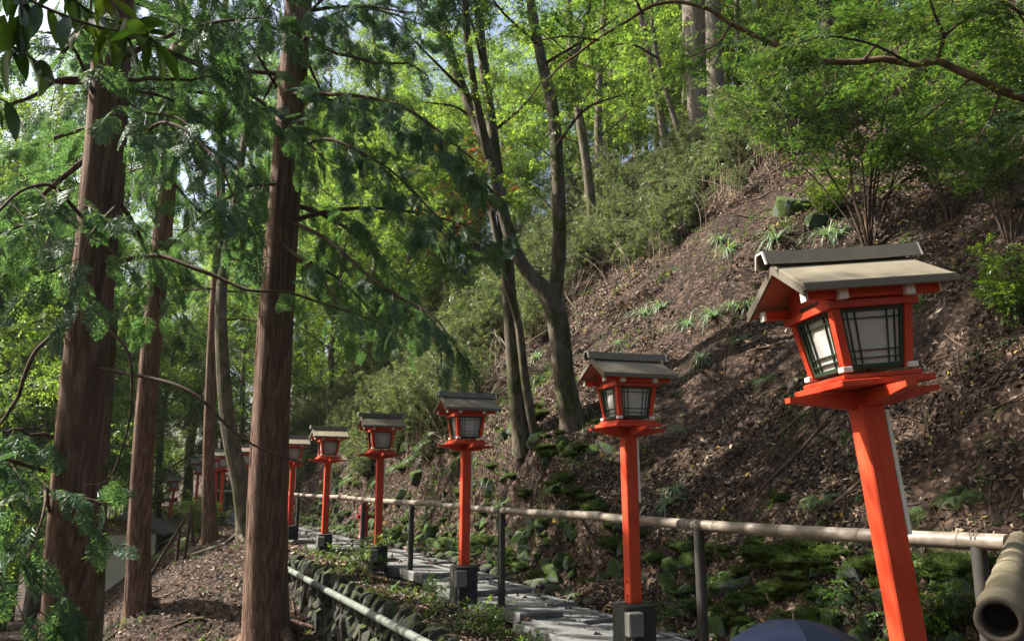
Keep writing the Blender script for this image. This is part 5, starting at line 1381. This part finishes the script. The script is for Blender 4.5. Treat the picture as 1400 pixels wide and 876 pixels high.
# ivy of leaves round the base of the third lantern in the row
place('seedling', SHRUB['small'], (3.85, 12.38, -.1), 1.2, 1, 'leafy seedling wrapped round the concrete base of a lantern', 'plant')
# low weeds sprinkled over the slopes and the path edge
rw = np.random.default_rng(77); wp, wd = [], []
for k in range(420):
    if k >= 260: cx_, cy_ = IN_X + .1 + 2.2 * rw.random(), rw.uniform(10, 30)
    elif k < 170: cx_, cy_ = 6.5 + 6 * rw.random() ** 1.6, rw.uniform(3, 22)
    elif k < 215: cx_, cy_ = rw.uniform(3.5, 4.1), rw.uniform(4.5, 20)
    else: cx_, cy_ = rw.uniform(-1, 3.3), rw.uniform(8, 24)
    m = int(rw.integers(3, 22)); sp = rw.uniform(.06, .3)
    x, y = cx_ + rw.normal(0, sp, m), cy_ + rw.normal(0, sp, m)
    wp.append(np.column_stack([x, y, ground(x, y) + .01])); wd.append(unit(rw.normal(0, 1, (m, 3)) * np.array([1, 1, .3]) + np.array([0, 0, .7])))
wp, wd = np.vstack(wp), np.vstack(wd); wl = []
for k, (bv, bf) in enumerate(B_SMALL):
    m = np.arange(len(wp)) % 4 == k; wl.append((*scatter(bv, bf, wp[m], frames(wd[m], roll=rw.normal(0, .5, m.sum())), rw.uniform(.5, 1.1, m.sum())), 0))
tag(build('weeds', wl, M['fern']), 'low green weeds sprinkled over the slopes', 'weeds', kind='stuff')
# loose rocks
for (px, py, sx, lab) in [(955, 868, .30, 'rounded grey rock at the foot of the nearest rail post'), (1085, 285, .9, 'grey lichen covered boulder below the maple shrub on the slope'), (1120, 300, .6, 'smaller grey boulder beside the lichen covered one on the slope'), (545, 745, .14, 'small grey stone lying on the moss beside the path')]:
    p = at(px, py)
    o = put('rock', rr.choice(BANKROCK), None, tuple(p), (.2, .3, rr.uniform(0, 6)), (sx, sx * 1.15, sx * .75)); tag(o, lab, 'rock')
# fallen poles on the leaf slope
for (a, b, r0, lab) in [((1205, 278), (1255, 238), .045, 'bare fallen pole lying on the slope behind the maple shrub'), ((262, 763), (336, 741), .05, 'bamboo pole lying on the leaf slope left of the thick cedar')]:
    pa_, pb_ = at(*a, .06), at(*b, .06)
    if pa_ is None or pb_ is None: continue
    tag(build('fallen_pole', tube(spline([pa_, (pa_ + pb_) / 2 + [0, 0, .03], pb_], 8), [r0, r0 * .8], 8), M['bamboo'] if r0 > .045 else M['twig'], smooth=True), lab, 'pole')

# ------------------------------------------------------------------ glossy oak branch over the upper left corner
r = np.random.default_rng(9)
ob0 = P(-420, 900, 2.6); ob0[2] = G(ob0[0], ob0[1]) - .05
oak = thing('oak_sapling', tuple(ob0), 'evergreen oak sapling whose large glossy leaves hang across the corner', 'tree')
tc = spline([ob0, P(-400, 500, 2.6), P(-300, 120, 2.6), P(-160, -20, 2.6), P(0, -60, 2.6), P(160, -40, 2.6)], 40)
build('trunk', tube(tc - ob0, [.035, .03, .02, .012, .008], 10), M['twig'], oak, smooth=True)
tw, pos, dr = [], [], []
for (pl) in [[(-160, -20, 2.6), (-60, 20, 2.5), (10, 60, 2.45), (60, 90, 2.4)], [(-40, -50, 2.6), (40, 0, 2.5), (110, 30, 2.5), (170, 45, 2.5)], [(100, -48, 2.6), (150, 0, 2.55), (190, 40, 2.5), (215, 60, 2.5)], [(-160, -20, 2.6), (-80, 60, 2.5), (-30, 120, 2.45), (10, 140, 2.4)], [(0, -60, 2.6), (20, -20, 2.5), (30, 20, 2.4), (20, 50, 2.4)], [(60, -55, 2.6), (90, -10, 2.7), (130, 20, 2.75), (160, 30, 2.8)], [(-300, 120, 2.6), (-150, 200, 2.4), (-60, 240, 2.3)]]:
    q = spline([P(*a) for a in pl], 14) - ob0; tw += tube(q, [.007, .003], 5, cap=False)
    m = 15; t = np.linspace(.15, 1, m); a, d = interp_curve(q, t); pos.append(a); dr.append(unit(d * .5 + r.normal(0, .55, (m, 3)) + np.array([0, 0, -.55])))
pos, dr = np.vstack(pos), np.vstack(dr)
lv = []
s6 = np.linspace(0, 1, 6)
V, F = [], []
for k, t in enumerate(s6):
    w = .17 * math.sin(math.pi * min(1, t * .92 + .08)) ** .8 * (1 - .15 * t); z = -.18 * t * t
    V += [[-w, t, z + .05 * (w / .17)], [0, t, z], [w, t, z + .05 * (w / .17)]]
    if k: b = 3 * (k - 1); F += [[b, b + 1, b + 4, b + 3], [b + 1, b + 2, b + 5, b + 4]]
lv.append(scatter(np.array(V), np.array(F), pos, frames(dr, roll=r.normal(0, .7, len(pos))), r.uniform(.10, .15, len(pos))))
build('foliage', mat_idx(tw, 0) + mat_idx(lv, 1), [M['twig'], M['gloss']], oak, smooth=True)

# ------------------------------------------------------------------ thin woodland haze
hz_m, n, l = new_mat('haze_air')
pv = n.new('ShaderNodeVolumePrincipled'); pv.inputs['Color'].default_value = (.92, .96, 1, 1); pv.inputs['Density'].default_value = .00025; pv.inputs['Anisotropy'].default_value = .3
o_ = n.new('ShaderNodeOutputMaterial'); l.new(pv.outputs[0], o_.inputs['Volume'])
V, F = box(-440, 440, -440, 440, float(ZG.min()) - 1, 50)
tag(build('haze', [(V, F, 0)], hz_m), 'thin bluish haze in the woodland air', 'haze', kind='stuff')
cy.volume_bounces = 0
